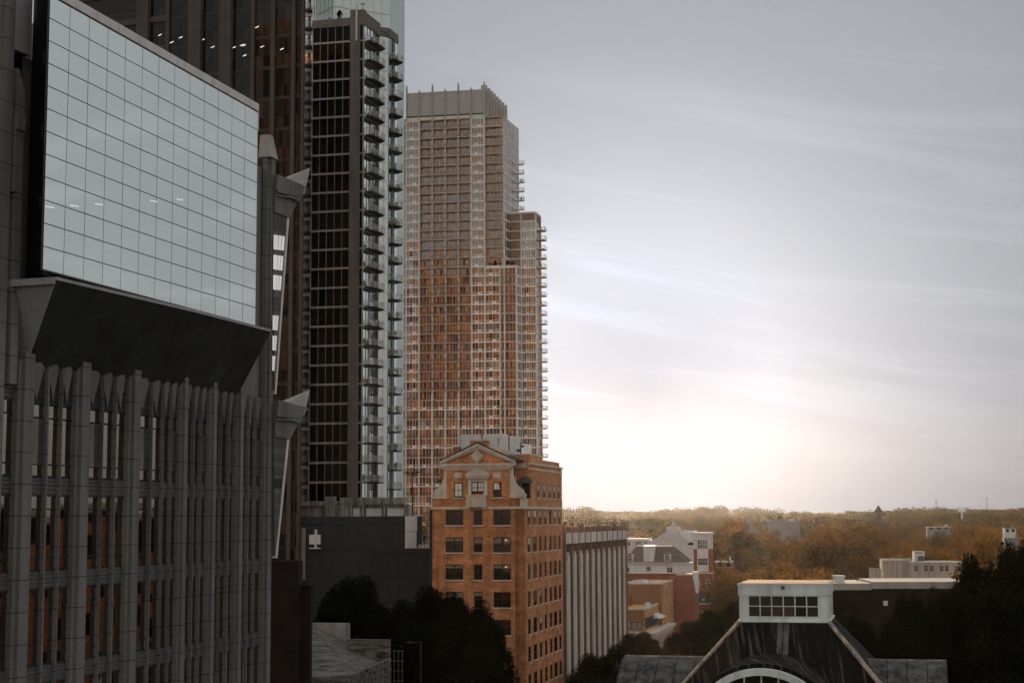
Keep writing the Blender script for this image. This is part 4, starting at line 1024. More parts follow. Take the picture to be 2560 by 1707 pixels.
# the wide windows reach past the pavilion: widen the pavilion base to carry them
mb = MB(); mb.box(B, hL + 1.0, pR + .6, -.3, PWD + .001, 0, zStr0 - .01); mb.build('front_wall', M['brick'], hotel)
z0, z1 = bz(1243), bz(1205)
for a, b in ((1137, 1157), (1234, 1254.5)): hotel_window(B, bx(a, 1220), bx(b, 1220), z0, z1, PWD + .004, lights=1, blind=.9 if a < 1200 else .5)
# centre window in a limestone surround with arched hood and balconette
sl_, sr_ = bx(1172, 1220), bx(1220, 1220); z0, z1 = bz(1233), bz(1204)
mb = MB(); mb.box(B, sl_, bx(1180, 1220), 0, PWD + .22, bz(1238), bz(1194)); mb.box(B, bx(1211, 1220), sr_, 0, PWD + .22, bz(1238), bz(1194)); mb.box(B, sl_ - .2, sr_ + .2, 0, PWD + .4, bz(1196), bz(1191)); mb.box(B, bx(1180, 1220), bx(1211, 1220), 0, PWD + .15, z1, bz(1196))
n = 14; uc = (sl_ + sr_) / 2; ww = (sr_ - sl_) / 2 + .3
arc = [(uc + ww * math.cos(math.pi * i / n), bz(1190) + .78 * math.sin(math.pi * i / n)) for i in range(n + 1)]
mb.prism(B, arc, 0, PWD + .45); arc2 = [(uc + (ww - .3) * math.cos(math.pi * i / n), bz(1190) + .02 + .52 * math.sin(math.pi * i / n)) for i in range(n + 1)]
mb.prism(B, arc2, 0, PWD + .475)
for i in range(11): u = sl_ - .1 + (sr_ - sl_ + .2) * (i + .5) / 11; mb.box(B, u - .05, u + .05, 0, PWD + .5, bz(1191.5), bz(1189.5) + .06)
lim(mb, 'window_surround')
hotel_window(B, bx(1180.5, 1220), bx(1210.5, 1220), z0, z1, PWD + .03, lights=2, blind=.8, sill=False)
mb = MB(); a, b = bx(1169.5, 1250), bx(1218, 1250); mb.box(B, a, b, 0, PWD + .55, bz(1262), bz(1240)); mb.box(B, a - .08, b + .08, 0, PWD + .65, bz(1240), bz(1237)); mb.box(B, a - .05, b + .05, 0, PWD + .62, bz(1267), bz(1262)); mb.box(B, a + .2, b - .2, 0, PWD + .59, bz(1259), bz(1243))
mb.box(B, a + .1, a + .4, 0, PWD + .5, bz(1273), bz(1267)); mb.box(B, b - .4, b - .1, 0, PWD + .5, bz(1273), bz(1267)); lim(mb, 'balconette')
for py in (1350, 1417):
    u, z = B.hit(1265, py, PWD + .05); mb = MB(); mb.lathe(B.pt(u, PWD + .06, z - .08), [(.03, 0), (.10, .04), (.13, .1), (.10, .16), (.03, .2)], 10); mb.build('window_lamp', M['warm_lamp'], hotel)
# side windows
for px in (1345, 1359.5, 1373, 1384.5, 1396):
    u = BR.U(px, 1225); hotel_window(BR, u - .55, u + .55, BR.Z(1345, 1243), BR.Z(1345, 1209), .006, lights=1, blind=.55)  # white blinds stand in for sky mirrored in the upper panes
sw = [1321, 1335.6, 1349.3, 1362, 1374.6, 1386, 1397.5]; shw = [.55, .8, .5, .5, .5, .8, .5]
for r in range(10):
    for i, px in enumerate(sw):
        z0, z1 = rowz0 - pitch * r, rowz1 - pitch * r
        if z0 < .5: continue
        u = BR.U(px, 1300); hotel_window(BR, u - shw[i], u + shw[i], z0, z1, .026, lights=1, blind=.5 if random.random() < (.7 if r == 0 else .15) else 0)  # random white covers, mostly top row, paint in mirrored sky
mb = MB()
for i, px in enumerate((1329, 1343, 1356, 1368, 1380, 1392)):
    u = BR.U(px, 1300); mb.box(BR, u - .15, u + .15, -.1, .06, 0, zStr0)
mb.build('brick_pilaster', M['brick'], hotel)
# ------------------------------------------------------------------ white penthouse block with aerials behind the hotel
PH = Frame(1257, 262, -GRID, py=1110)
ph = thing('penthouse_building', 'windowless pale blue white block rising behind the brick hotel gable', 'building', PH.pt(-3, -3, 0))
mb = MB(); mb.box(PH, PH.U(1151, 1110), 0, -5, 0, 0, PH.Z(1200, 1085)); mb.build('wall', M['white_box'], ph)
PR = PH.shifted(0, -.02, 90 - 20)
mb = MB(); mb.box(PR, .02, PR.U(1302, 1110), -5, 0, 0, PH.Z(1250, 1088)); mb.build('side_wall', mat('grey_plaster', (.42, .46, .47), .85, .08, .3, streak=.2), ph)
mb = MB(); mb.box(PR, PR.U(1304, 1110), PR.U(1330, 1110), -4, -.2, 0, PH.Z(1250, 1106)); mb.build('stair_housing', M['white_box'], ph)
for px, y0, y1, D, l, h in ((1205, 1078, 1104, 205, 'rust brown aerial mast on the chimney of the brick hotel', 3), (1272.5, 1080, 1139, 205, 'tall rust brown aerial mast right of the hotel gable', 4), (1246, 1094, 1126, 222, 'thin grey aerial mast between the two rust brown ones', 2), (1302, 1107, 1138, 215, 'short black aerial with dishes at the right end of the hotel roof', 5)):
    p, q = at(px, y1 + 6, D), at(px, y0, D)
    a = thing('aerial_mast', l, 'aerial', p, 'roof aerials of the hotel'); mb = MB(); mb.tube(p, q, .09 if h > 2 else .04, n=6); mb.build('mast', M['rust_pole'] if h in (3, 4) else M['pole'], a)
    mb = MB()
    for i in range(h if h < 5 else 2): z = q.z - .15 - i * .35; mb.box(WF, q.x - .35 + .1 * i, q.x + .35 - .1 * i, -q.y - .03, -q.y + .03, z, z + .05)
    if h == 5: mb.lathe((q.x - .3, q.y, q.z - 1.2), [(.05, 0), (.35, .15), (.35, .3), (.1, .4)], 8); mb.lathe((q.x + .25, q.y, q.z - .6), [(.05, 0), (.25, .1), (.25, .25), (.1, .3)], 8)
    mb.build('antenna', M['rust_pole'] if h in (3, 4) else M['pole'], a)
# ================================================================== ribbed concrete building
H = Frame(1405, 222, 90 - GRID, py=1400)
rib = thing('concrete_building', 'pale ribbed concrete building with stained vertical fins right of the brick hotel', 'building', H.pt(20, -6, 0))
NH = 11; uH = H.U(1560, 1400); zH = H.Z(1430, 1330)
mb = MB(); mb.box(H, -3, uH, -16, -.1, 0, zH - 4.2); mb.box(H, -3, uH, -16, -2.6, zH - 4.3, zH - 1.4); mb.build('wall', M['rib_recess'], rib)
mb = MB(); mb.box(H, -3, uH, -16, -.0, zH - 1.5, zH - 1.1); mb.build('roof_slab', M['rib_concrete'], rib)
for i in range(NH + 1):
    u = uH * i / NH
    mb = MB(); mb.box(H, u - .40, u + .02, -.3, .62, 0, zH + .0); mb.box(H, u - .5, u + .1, -.3, .45, zH, zH + (.75 if i % 3 else 1.1)); mb.build('rib', M['rib_recess'], rib)
    if i == NH: break
    d = uH / NH
    mb = MB(); mb.box(H, u + .04, u + d - .42, -.15, .55, zH - 1.55, zH - .05); mb.build('parapet_panel', M['rib_concrete'], rib)
    mb = MB(); mb.box(H, u + .30, u + 1.7, -.15, .46, 0, zH - 3.8 - .0); mb.box(H, u + 1.7, u + 1.95, -.15, .2, 0, zH - 3.5); mb.box(H, u + 1.95, u + 3.5, -.15, .46, 0, zH - 3.2); mb.box(H, u + 3.5, u + d - .75, -.15, .25, 0, zH - 2.7); mb.build('fin_panel', M['rib_concrete'], rib)
mb = MB(); 
for i in range(8): u = uH * (i + .8) / 9; mb.box(H, u, u + 1.6, -3.5, -2.0, zH - 1.2, zH + .75)
mb.build('roof_blocks', M['brick_tan'], rib); 
for i, px in enumerate((1431.5, 1454, 1470.5, 1487)):
    p = at(px, 1338, 420); q = at(px, 1283 if i else 1288, 420)
    t = thing('flood_light_mast', 'thin mast standing on the skyline behind the ribbed concrete building', 'mast', (p.x, p.y, g(p.x, p.y)), 'skyline masts behind the ribbed concrete building')
    mb = MB(); mb.tube((p.x, p.y, g(p.x, p.y)), q, .10, .07, 6); mb.build('mast', M['rust_pole'], t); mb = MB(); mb.box(WF, q.x - .4, q.x + .4, -q.y - .2, -q.y + .2, q.z - .1, q.z + .15); mb.build('lamp_head', M['rust_pole'], t)
# ================================================================== houses down the street
def simple_window(par, F, u0, u1, z0, z1, w=.0, fm='white_paint', gm='hotel_glass', n=2, arch=False, name='window'):
    mb = MB(); mb.mat(0)
    for i in range(n):
        a, b = u0 + (u1 - u0) * i / n + .05, u0 + (u1 - u0) * (i + 1) / n - .05
        mb.pane(F, a, b, w + .03, z0 + .06, (z0 + z1) / 2 - .03, .006); mb.pane(F, a, b, w + .03, (z0 + z1) / 2 + .03, z1 - .06, .006)
    mb.mat(1); mb.box(F, u0 - .08, u1 + .08, w - .1, w + .02, z0 - .08, z1 + .08)
    if arch:
        n_ = 8; c = (u0 + u1) / 2; r = (u1 - u0) / 2 + .08
        mb.prism(F, [(c + r * math.cos(math.pi * i / n_), z1 + r * math.sin(math.pi * i / n_)) for i in range(n_ + 1)], w - .1, w + .02)
        mb.mat(0); r -= .16; mb.prism(F, [(c + r * math.cos(math.pi * i / n_), z1 + .05 + r * math.sin(math.pi * i / n_)) for i in range(n_ + 1)], w - .1, w + .035); mb.mat(1)
    for i in range(n + 1): a = u0 + (u1 - u0) * i / n; mb.box(F, a - .05, a + .05, w, w + .07, z0, z1)
    mb.box(F, u0, u1, w, w + .07, (z0 + z1) / 2 - .04, (z0 + z1) / 2 + .04); mb.box(F, u0, u1, w, w + .065, z0 + (z1 - z0) * .75 - .02, z0 + (z1 - z0) * .75 + .02)
    return mb.build(name, pal(gm, fm), par)
# tan brick building, nearest
T = Frame(1654, 335, -GRID, py=1470); TR = Frame(1654, 335, 90 - GRID, py=1470)
tan = thing('brick_building', 'flat roofed tan orange brick building with roof terrace and stone cornice', 'building', T.pt(-6, -5, 0))
tL = T.U(1556, 1470); uT = TR.U(1693, 1470); zT = T.Z(1600, 1460)
mb = MB(); mb.plan(T, [(tL, 0), (tL, -16), (0, -16), (0, 0)], 0, zT); mb.box(TR, 0, uT, -9, .02, 0, zT + .02); mb.build('wall', M['brick_tan'], tan)
mb = MB(); mb.box(T, tL, .05, -.4, .12, zT, zT + .25); mb.box(TR, -.05, uT, -.4, .12, zT + .02, zT + .3); mb.build('coping', M['limestone'], tan)
mb = MB(); a = T.U(1569, 1500); mb.box(T, a, a + 1.0, -.1, .06, T.Z(1570, 1513), T.Z(1570, 1487)); mb.build('door', M['brick_red'], tan)
for i in range(9):
    u = tL + 1 + i * .9 * random.uniform(.8, 1.1); mb = MB(); mb.box(T, u, u + random.uniform(.5, .9), -2.5 - random.random() * 3, -1.8, zT, zT + random.uniform(.4, .9)); mb.build('rooftop_unit', M['white_box'], tan)
for i, f in enumerate((.08, .42, .75)):
    u = uT * f
    mb = MB(); mb.box(TR, u, u + uT * .09, -.1, .25, 0, zT - .2); mb.build('pilaster', M['brick_tan'], tan)
    for k in range(4): simple_window(tan, TR, u + uT * .11, u + uT * .22, zT - 3.2 - 3.6 * k, zT - 1.0 - 3.6 * k, .03, 'limestone')
T2 = Frame(1611, 316, -GRID, py=1530); T2R = Frame(1611, 316, 90 - GRID, py=1530)
z2t = T2.Z(1600, 1524); zc = T2.Z(1600, 1578)
low = thing('terrace_building', 'low tan wing with roof terrace and pale cornice before the tan brick building', 'building', T2.pt(-4, -4, 0))
l2 = T2.U(1550, 1530); u2 = T2R.U(1650, 1530)
mb = MB(); mb.plan(T2, [(l2, 0), (l2, -14), (0, -14), (0, 0)], 0, z2t); mb.box(T2R, 0, u2, -5, .02, 0, z2t - .02); mb.build('wall', M['brick_tan'], low)
mb = MB(); mb.box(T2, l2, .1, -.3, .12, z2t, z2t + .35); mb.box(T2R, -.1, u2, -.3, .12, z2t - .02, z2t + .32); mb.build('coping', M['limestone'], low)
for a, b in ((1567, 1578), (1580, 1591), (1594, 1605)): simple_window(low, T2, T2.U(a, 1560), T2.U(b, 1560), T2.Z(1600, 1573), T2.Z(1600, 1555), .02, 'hotel_sash', 'grey_glass', 1)
mb = MB(); mb.box(T2R, .6, u2 - 4, -.1, .05, T2R.Z(1612, 1573), T2R.Z(1612, 1545)); mb.build('dark_opening', M['black'], low)
mb = MB(); a = u2 * .55; mb.add([T2R.pt(a, .0, z2t - 1.5), T2R.pt(a + 9, .0, z2t - 1.5), T2R.pt(a + 9, 1.4, z2t - 2.4), T2R.pt(a, 1.4, z2t - 2.4), T2R.pt(a, 0, z2t - 2.4), T2R.pt(a + 9, 0, z2t - 2.4)], [(0, 3, 2, 1), (0, 4, 3), (1, 2, 5), (3, 4, 5, 2)]); mb.build('awning', M['white_paint'], low)
CF, CRt = T2.shifted(0, 1.6), T2R.shifted(-1.6, 1.6)
mb = MB()
for k, (w, h) in enumerate(((1.0, .5), (.6, .9), (.25, 1.4))): mb.box(CF, l2, w, -1.8, w, zc - h, zc - h + .46); mb.box(CRt, -w, u2 + 8, -1.8, w, zc - h, zc - h + .46)
mb.build('cornice', M['limestone'], low)
mb = MB(); mb.box(CF, l2, 0, -6, 0, 0, zc - 1.3); mb.box(CRt, 0, u2 + 8, -6, 0, 0, zc - 1.3); mb.build('base_wall', M['brick_tan'], low)
for i in range(9): u = 1.5 + i * (u2 + 4) / 9; mb = MB(); mb.box(CRt, u, u + .6, -.1, .35, 0, zc - 1.35); mb.build('pilaster', M['limestone'], low); simple_window(low, CRt, u + 1.0, u + 2.2, zc - 6, zc - 2.2, .02, 'hotel_sash', n=1)
ac = thing('air_conditioner', 'pale boxy air conditioner on the terrace roof before the tan brick building', 'air conditioner', T2.pt(T2.U(1605, 1512), -4, z2t)); u = T2.U(1605, 1512)
mb = MB(); mb.box(T2, u, u + 1.0, -4.8, -4, z2t + .12, z2t + 1.3); mb.build('casing', M['white_box'], ac); mb = MB(); mb.lathe(T2.pt(u + .5, -4.4, z2t + 1.3), [(.38, 0), (.38, .06), (.05, .07)], 12); mb.build('fan_grille', M['louvre'], ac)
# white and red building with the brown mansard roof
W2 = Frame(1716, 392, -GRID, py=1420)
man = thing('mansard_building', 'white stucco and red brick building with brown mansard roof, arched dormers and white box dormer', 'building', W2.pt(-8, -6, 0))
wL = W2.U(1545, 1420); zs1, zs0_, zr1 = W2.Z(1640, 1408), W2.Z(1640, 1432), W2.Z(1640, 1366)
mb = MB(); mb.box(W2, wL, 0, -14, 0, zs0_, zs1); mb.build('stucco_wall', M['white_paint'], man)
mb = MB(); mb.box(W2, wL, .02, -14, .1, 0, zs0_); mb.build('brick_wall', M['brick_red'], man)
mb = MB(); mb.box(W2, wL, .1, -.2, .3, zs0_ - .1, zs0_ + .25); mb.box(W2, wL, .15, -.3, .35, zs1 - .05, zs1 + .25); mb.build('eaves', M['white_paint'], man)
a, b = W2.U(1583, 1370), W2.U(1672, 1370)
mb = MB(); mb.plan(W2, [(W2.U(1560, 1400), .2), (W2.U(1560, 1400), -14), (0, -14), (0, .2)], zs1 + .2, zr1, [(a, -4.0), (a, -10), (b, -10), (b, -4.0)]); mb.build('roof', M['shingle'], man)
for px in (1574.5, 1668): u = W2.U(px, 1390); mb = MB(); mb.box(W2, u - .75, u + .75, -3.4, -.2, zs1 + .3, zs1 + 2.2); mb.build('dormer', M['white_paint'], man); simple_window(man, W2, u - .5, u + .5, zs1 + .6, zs1 + 2.0, -.18, 'white_paint', 'hotel_glass', 2, True, 'arched_window')
u0, u1 = W2.U(1609, 1390), W2.U(1634, 1390); mb = MB(); mb.box(W2, u0, u1, -5, -.1, zs1 + .5, zr1 - .1); mb.plan(W2, [(u0 - .1, 0), (u0 - .1, -5), (u1 + .1, -5), (u1 + .1, 0)], zr1 - .1, zr1 + .25); mb.build('box_dormer', M['white_paint'], man)
for a, b in ((1563, 1574), (1668, 1681)): simple_window(man, W2, W2.U(a, 1420), W2.U(b, 1420), W2.Z(1640, 1430), W2.Z(1640, 1417), .01, 'white_paint')
mb = MB(); mb.box(W2, W2.U(1616, 1420), W2.U(1627, 1420), -.1, .04, W2.Z(1640, 1427), W2.Z(1640, 1416)); mb.build('vent_panel', M['rust'], man)
RW = Frame(1702, 352, -GRID, py=1450); RWR = Frame(1730, 350, 90 - GRID, py=1450)
red = thing('brick_wing', 'plain red brick end wall with a white downpipe right of the tan brick building', 'building', RW.pt(2, -4, 0))
mb = MB(); mb.box(RW, RW.U(1690, 1450), RW.U(1731, 1450), -12, 0, 0, RW.Z(1710, 1436)); mb.build('wall', M['brick_red'], red)
mb = MB(); mb.box(RW, RW.U(1669, 1450), RW.U(1700, 1450), -6, -.3, 0, RW.Z(1680, 1442)); mb.build('side_wall', M['brick_red'], red)
mb = MB(); a = RW.U(1731, 1450); mb.prism(RW, [(a, RW.Z(1731, 1432)), (a + .75, RW.Z(1731, 1482)), (a + 1.2, RW.Z(1731, 1482)), (a + 1.3, RW.Z(1731, 1428)), (a, RW.Z(1731, 1428))], -1, .1); mb.build('white_gutter', M['white_paint'], red)
mb = MB(); mb.box(RW, RW.U(1689, 1450), RW.U(1731.5, 1450), -.3, .12, RW.Z(1710, 1437), RW.Z(1710, 1434)); mb.build('coping', M['limestone'], red)
# red tower with white panels
RT = Frame(1777, 430, -GRID, py=1390); a0 = RT.U(1734, 1390)
twr = thing('brick_tower', 'narrow red brick stair tower with white panels and tall windows', 'building', RT.pt(-2, -3, 0))
mb = MB(); mb.box(RT, a0, 0, -6, 0, 0, RT.Z(1750, 1372)); mb.box(RT, a0 - .3, .4, -6, .1, 0, RT.Z(1750, 1432)); mb.build('wall', M['brick_red'], twr)
mb = MB(); mb.box(RT, RT.U(1743, 1390), RT.U(1771, 1390), -5, .06, RT.Z(1750, 1428), RT.Z(1750, 1340)); mb.box(RT, a0, 0, -6, .02, RT.Z(1750, 1372), RT.Z(1750, 1335)); mb.box(RT, a0 - .4, .3, -6.2, .3, RT.Z(1750, 1335), RT.Z(1750, 1330)); mb.box(RT, a0 - .4, .5, -.3, .3, RT.Z(1750, 1433), RT.Z(1750, 1430)); mb.build('white_panel', M['white_paint'], twr)
for t, bt in ((1349, 1371), (1395, 1412)): simple_window(twr, RT, RT.U(1745, 1390), RT.U(1769, 1390), RT.Z(1750, bt), RT.Z(1750, t), .07, 'white_paint', 'resi_glass_grey' if t < 1360 else 'hotel_glass', 4)
for px in (1745, 1770): simple_window(twr, RT, RT.U(px - 4, 1460), RT.U(px + 4, 1460), RT.Z(1750, 1467), RT.Z(1750, 1449), .12, 'white_paint', n=1)
AN = Frame(1776, 400, -GRID, py=1500); b0 = AN.U(1731, 1500)
ann = thing('brick_house', 'small red brick house with a dark grey roof at the foot of the stair tower', 'house', AN.pt(-2, -3, 0))
mb = MB(); mb.box(AN, b0, 0, -6, 0, 0, AN.Z(1750, 1506)); mb.prism(AN, [(-.3, AN.Z(1750, 1508)), (.9, AN.Z(1750, 1508)), (.9, AN.Z(1750, 1498)), (.3, AN.Z(1750, 1478)), (-.3, AN.Z(1750, 1478))], -5, .1); mb.build('wall', M['brick_red'], ann)
mb = MB(); z0, z1 = AN.Z(1750, 1506), AN.Z(1750, 1480); mb.add([AN.pt(b0 - .3, .4, z0), AN.pt(0, .4, z0), AN.pt(0, -5, z1), AN.pt(b0 - .3, -5, z1), AN.pt(b0 - .3, -5, z0), AN.pt(0, -5, z0)], [(0, 1, 2, 3), (0, 3, 4), (1, 5, 2), (0, 4, 5, 1)]); mb.build('roof', M['slate'], ann)
mb = MB(); mb.box(AN, b0 - .3, .2, -.3, .45, z0 - .4, z0); mb.build('eaves', M['limestone'], ann)
simple_window(ann, AN, AN.U(1746, 1540), AN.U(1757, 1540), AN.Z(1750, 1548), AN.Z(1750, 1528), .02, 'white_paint')
simple_window(ann, AN, AN.U(1756, 1488), AN.U(1761, 1488), AN.Z(1750, 1500), AN.Z(1750, 1496), .42, 'white_paint', n=1, name='roof_light')
# white pedimented building further back
WP = Frame(1738, 520, -GRID, py=1350)
wp = thing('white_building', 'white building with a stepped pediment and lantern beyond the mansard roof', 'building', WP.pt(-10, -8, 0))
c0 = WP.U(1545, 1350); zt_ = WP.Z(1650, 1352)
mb = MB(); mb.box(WP, c0, 0, -14, 0, 0, zt_); mb.box(WP, WP.U(1617, 1350), WP.U(1740, 1350), -10, .3, 0, WP.Z(1650, 1350)); mb.build('wall', M['white_paint'], wp)
mb = MB(); ap, l_, r_ = WP.U(1668, 1330), WP.U(1630, 1350), WP.U(1722, 1350); z0 = WP.Z(1650, 1350)
mb.prism(WP, [(l_, z0), (r_, z0), (WP.U(1690, 1330), WP.Z(1660, 1328)), (ap, WP.Z(1660, 1328))], -6, .5); mb.prism(WP, [(WP.U(1667, 1330), WP.Z(1660, 1330)), (WP.U(1698, 1330), WP.Z(1660, 1330)), (WP.U(1698, 1330), WP.Z(1660, 1317)), (WP.U(1667, 1330), WP.Z(1660, 1317))], -5, .3)
mb.build('pediment', M['white_paint'], wp)
mb = MB(); mb.lathe(WP.pt(WP.U(1682, 1316), -2, WP.Z(1680, 1317)), [(1.0, 0), (1.0, .6), (.5, 1.0), (.4, 1.5), (.1, 1.8)], 10); mb.build('lantern', M['limestone'], wp)
mb = MB(); mb.box(WP, WP.U(1700, 1330), WP.U(1737, 1330), -6, -.5, z0 - .5, WP.Z(1700, 1326)); mb.box(WP, c0, WP.U(1617, 1350), -13, .2, zt_, zt_ + .8); mb.build('roof_plant', M['white_box'], wp)
for px in (1569, 1596, 1618): simple_window(wp, WP, WP.U(px - 7, 1358), WP.U(px + 7, 1358), WP.Z(1600, 1363), WP.Z(1600, 1353) - .1, .02, 'white_paint', 'resi_glass')
mb = MB(); uc, zc_ = WP.hit(1728, 1362); mb.prism(WP, [(uc + 1.1 * math.cos(math.pi * i / 8), zc_ + .9 * math.sin(math.pi * i / 8)) for i in range(9)], .2, .34); mb.build('arched_window', M['hotel_glass'], wp)

# ================================================================== metal roofed hall with the cupola
K = Frame(1958, 120, -14, py=1500)            # front of the cupola, u = 0 at its centre
hall = thing('market_hall', 'stained metal barrel roofed hall with a pale square cupola', 'building', K.pt(0, -3.5, 0))
kw = 3.22; kd = 7.0
zt_, zb_ = K.Z(1958, 1461), K.Z(1958, 1552)
cup = MB(); cup.box(K, -kw, kw, -kd, -.06, zb_, zt_ - .05)
cupola = cup.build('cupola', M['white_clad'], hall)
FAS = .78
for (F, l) in ((K, 2 * kw), (K.shifted(kw, 0, 90), kd), (K.shifted(-kw, -kd, -90), kd)):
    o = -kw if F is K else 0.0
    mb = MB(); mb.box(F, o - .02, o + l + .02, -.2, .10, zt_ - FAS, zt_); mb.box(F, o - .05, o + l + .05, -.2, .14, zt_ - .06, zt_ + .05)
    mb.box(F, o, o + .62, -.1, .03, zb_, zt_ - FAS); mb.box(F, o + l - .62, o + l, -.1, .03, zb_, zt_ - FAS); mb.box(F, o + .62, o + l - .62, -.1, .03, zb_, zb_ + .28); mb.box(F, o - .04, o + l + .04, -.1, .16, zb_ - .08, zb_ + .07); mb.build('fascia', M['white_clad'], cupola)
    gl = MB(); g0, g1, y0, y1 = o + .66, o + l - .66, zb_ + .32, zt_ - FAS - .03
    for i in range(6):
        for j in range(2): a, b = g0 + (g1 - g0) * i / 6, g0 + (g1 - g0) * (i + 1) / 6; gl.pane(F, a + .03, b - .03, .0, y0 + (y1 - y0) * j / 2 + .03, y0 + (y1 - y0) * (j + 1) / 2 - .03, .004)
    gl.build('glazing', M['resi_glass_dark'] if 'resi_glass_dark' in M else M['hotel_glass'], cupola)
    fr = MB()
    for i in range(7): a = g0 + (g1 - g0) * i / 6; fr.box(F, a - .035, a + .035, -.1, .07, y0, y1)
    for j in range(3): z = y0 + (y1 - y0) * j / 2; fr.box(F, g0, g1, -.1, .072, z - .03, z + .03)
    fr.build('glazing_frame', M['white_clad'], cupola)
mb = MB(); mb.box(K, -.14, .14, .1, .14, zt_ - .34, zt_ - .08); mb.build('floodlight', M['louvre'], cupola)
mb = MB(); mb.box(K, -kw - .02, kw + .02, -kd, .04, zt_ + .052, zt_ + .10); mb.build('roof_deck', M['rust'], cupola)
# hip roof below
HB = 4.6; zh = zb_ - 5.2
mb = MB(); mb.plan(K, [(-kw - HB, HB), (-kw - HB, -kd - HB), (kw + HB, -kd - HB), (kw + HB, HB)], zh, zb_ - .06, [(-kw - .05, .05), (-kw - .05, -kd - .05), (kw + .05, -kd - .05), (kw + .05, .05)]); hip = mb.build('hip_roof', M['metal_roof'], hall)
for s in (-1, 1): rd = MB(); rd.tube(K.pt(s * (kw + .06), .06, zb_ - .05), K.pt(s * (kw + HB), HB, zh), .14, n=6); rd.build('hip_ridge', M['metal_ridge'], hip)
rd = MB()
for i in range(5):
    o = .35 + .28 * i; rd.tube(K.pt(kw + .1, .0 - o, zb_ - .05), K.pt(kw + HB + .03, HB - o * 1.6, zh + .05), .05, n=5)
rd.build('ridge_flashing', M['metal_ridge'], hip)  # pale stripes paint in the light along the right hip
sm = MB()
for i in range(13):
    u = -6.3 + i * 1.05
    t = max(0, abs(u) - kw) / HB
    sm.tube(K.pt(u, .08 + HB * t, zb_ - .04 - 5.14 * t), K.pt(u, HB, zh + .03), .03, n=4)
sm.build('standing_seam', M['metal_roof'], hip)
mb = MB(); mb.add([K.pt(-.42, .11, zb_ - .06), K.pt(.42, .11, zb_ - .06), K.pt(.42, HB * .62, zb_ - .06 - 5.14 * .61), K.pt(-.42, HB * .62, zb_ - .06 - 5.14 * .61)], [(0, 3, 2, 1)]); mb.build('roof_patch', M['vault_metal'], hip)
# barrel vaults: wings left and right, and the front vault with its arched window
zv = K.Z(1700, 1641, -3.5); RV = 5.3
def vault(F, u0, u1, wc, r, zc, name, m, n=22, thick=.0):
    mb = MB(); ring0 = [(wc + r * math.cos(math.pi * i / n), zc + r * math.sin(math.pi * i / n)) for i in range(n + 1)]
    pts = [F.pt(u0, w, z) for w, z in ring0] + [F.pt(u1, w, z) for w, z in ring0]; k = n + 1
    mb.add(pts, [(i + 1, i, k + i, k + i + 1) for i in range(n)] + [tuple(range(k)), tuple(range(2 * k - 1, k - 1, -1))])
    o = mb.build(name, m, hall, smooth=False); return o
uL_, uR_ = K.U(1563, 1660, -3.5), K.U(2366, 1645, -3.5)
va = vault(K, uL_, uR_, -3.5, RV, zv - RV, 'barrel_roof', M['vault_metal'])
sm = MB()
nse = 17
for i in range(nse + 1):
    u = uL_ + (uR_ - uL_) * i / nse; n = 16
    for j in range(n):
        a, b = math.pi * j / n, math.pi * (j + 1) / n; rr = RV + .02
        sm.tube(K.pt(u, -3.5 + rr * math.cos(a), zv - RV + rr * math.sin(a)), K.pt(u, -3.5 + rr * math.cos(b), zv - RV + rr * math.sin(b)), .035, n=4)
sm.build('standing_seam', M['metal_roof'], va)
rim = MB()
rim.tube(K.pt(uL_, -3.5, zv + .03), K.pt(uR_, -3.5, zv + .03), .07, n=5); rim.build('ridge_cap', M['metal_ridge'], va)
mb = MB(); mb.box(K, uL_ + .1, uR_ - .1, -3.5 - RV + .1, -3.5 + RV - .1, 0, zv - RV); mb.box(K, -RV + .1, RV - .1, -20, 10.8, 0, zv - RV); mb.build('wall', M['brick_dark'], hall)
KF = K.shifted(-.75, 0, 90)                      # axis runs away from the viewer
zf = K.Z(1931, 1656, 9.5)
KX = K.shifted(-.75, 11.0)
RF = 5.6
def arch_ring(F, r0, r1, w0, w1, zc, n=28):
    mb = MB()
    o = [(r1 * math.cos(math.pi * i / n), zc + r1 * math.sin(math.pi * i / n)) for i in range(n + 1)]; q = [(r0 * math.cos(math.pi * i / n), zc + r0 * math.sin(math.pi * i / n)) for i in range(n + 1)]
    for i in range(n): mb.prism(F, [q[i], o[i], o[i + 1], q[i + 1]], w0, w1)
    return mb
zfc = KX.Z(1931, 1660) - RF
fv = arch_ring(KX, RF - .35, RF, -12, -.6, zfc).build('front_barrel_roof', M['metal_roof'], hall)
arch_ring(KX, RF - .75, RF - .30, -1.2, .0, zfc).build('arch_trim', M['white_clad'], fv)
mb = MB(); n = 24; mb.prism(KX, [((RF - .7) * math.cos(math.pi * i / n), zfc + (RF - .7) * math.sin(math.pi * i / n)) for i in range(n + 1)], -1.0, -.5); mb.build('arched_glazing', M['hotel_glass'], fv)
mb = MB()
for i in range(-4, 5): u = i * 1.15; h = math.sqrt(max(.1, (RF - .7) ** 2 - u * u)); mb.box(KX, u - .05, u + .05, -.6, -.35, zfc - 5, zfc + h)
mb.build('mullion', M['white_clad'], fv)
mb = MB(); mb.box(KX, -RF, RF, -2, -.55, 0, zfc); mb.build('front_wall', M['brick_dark'], hall)
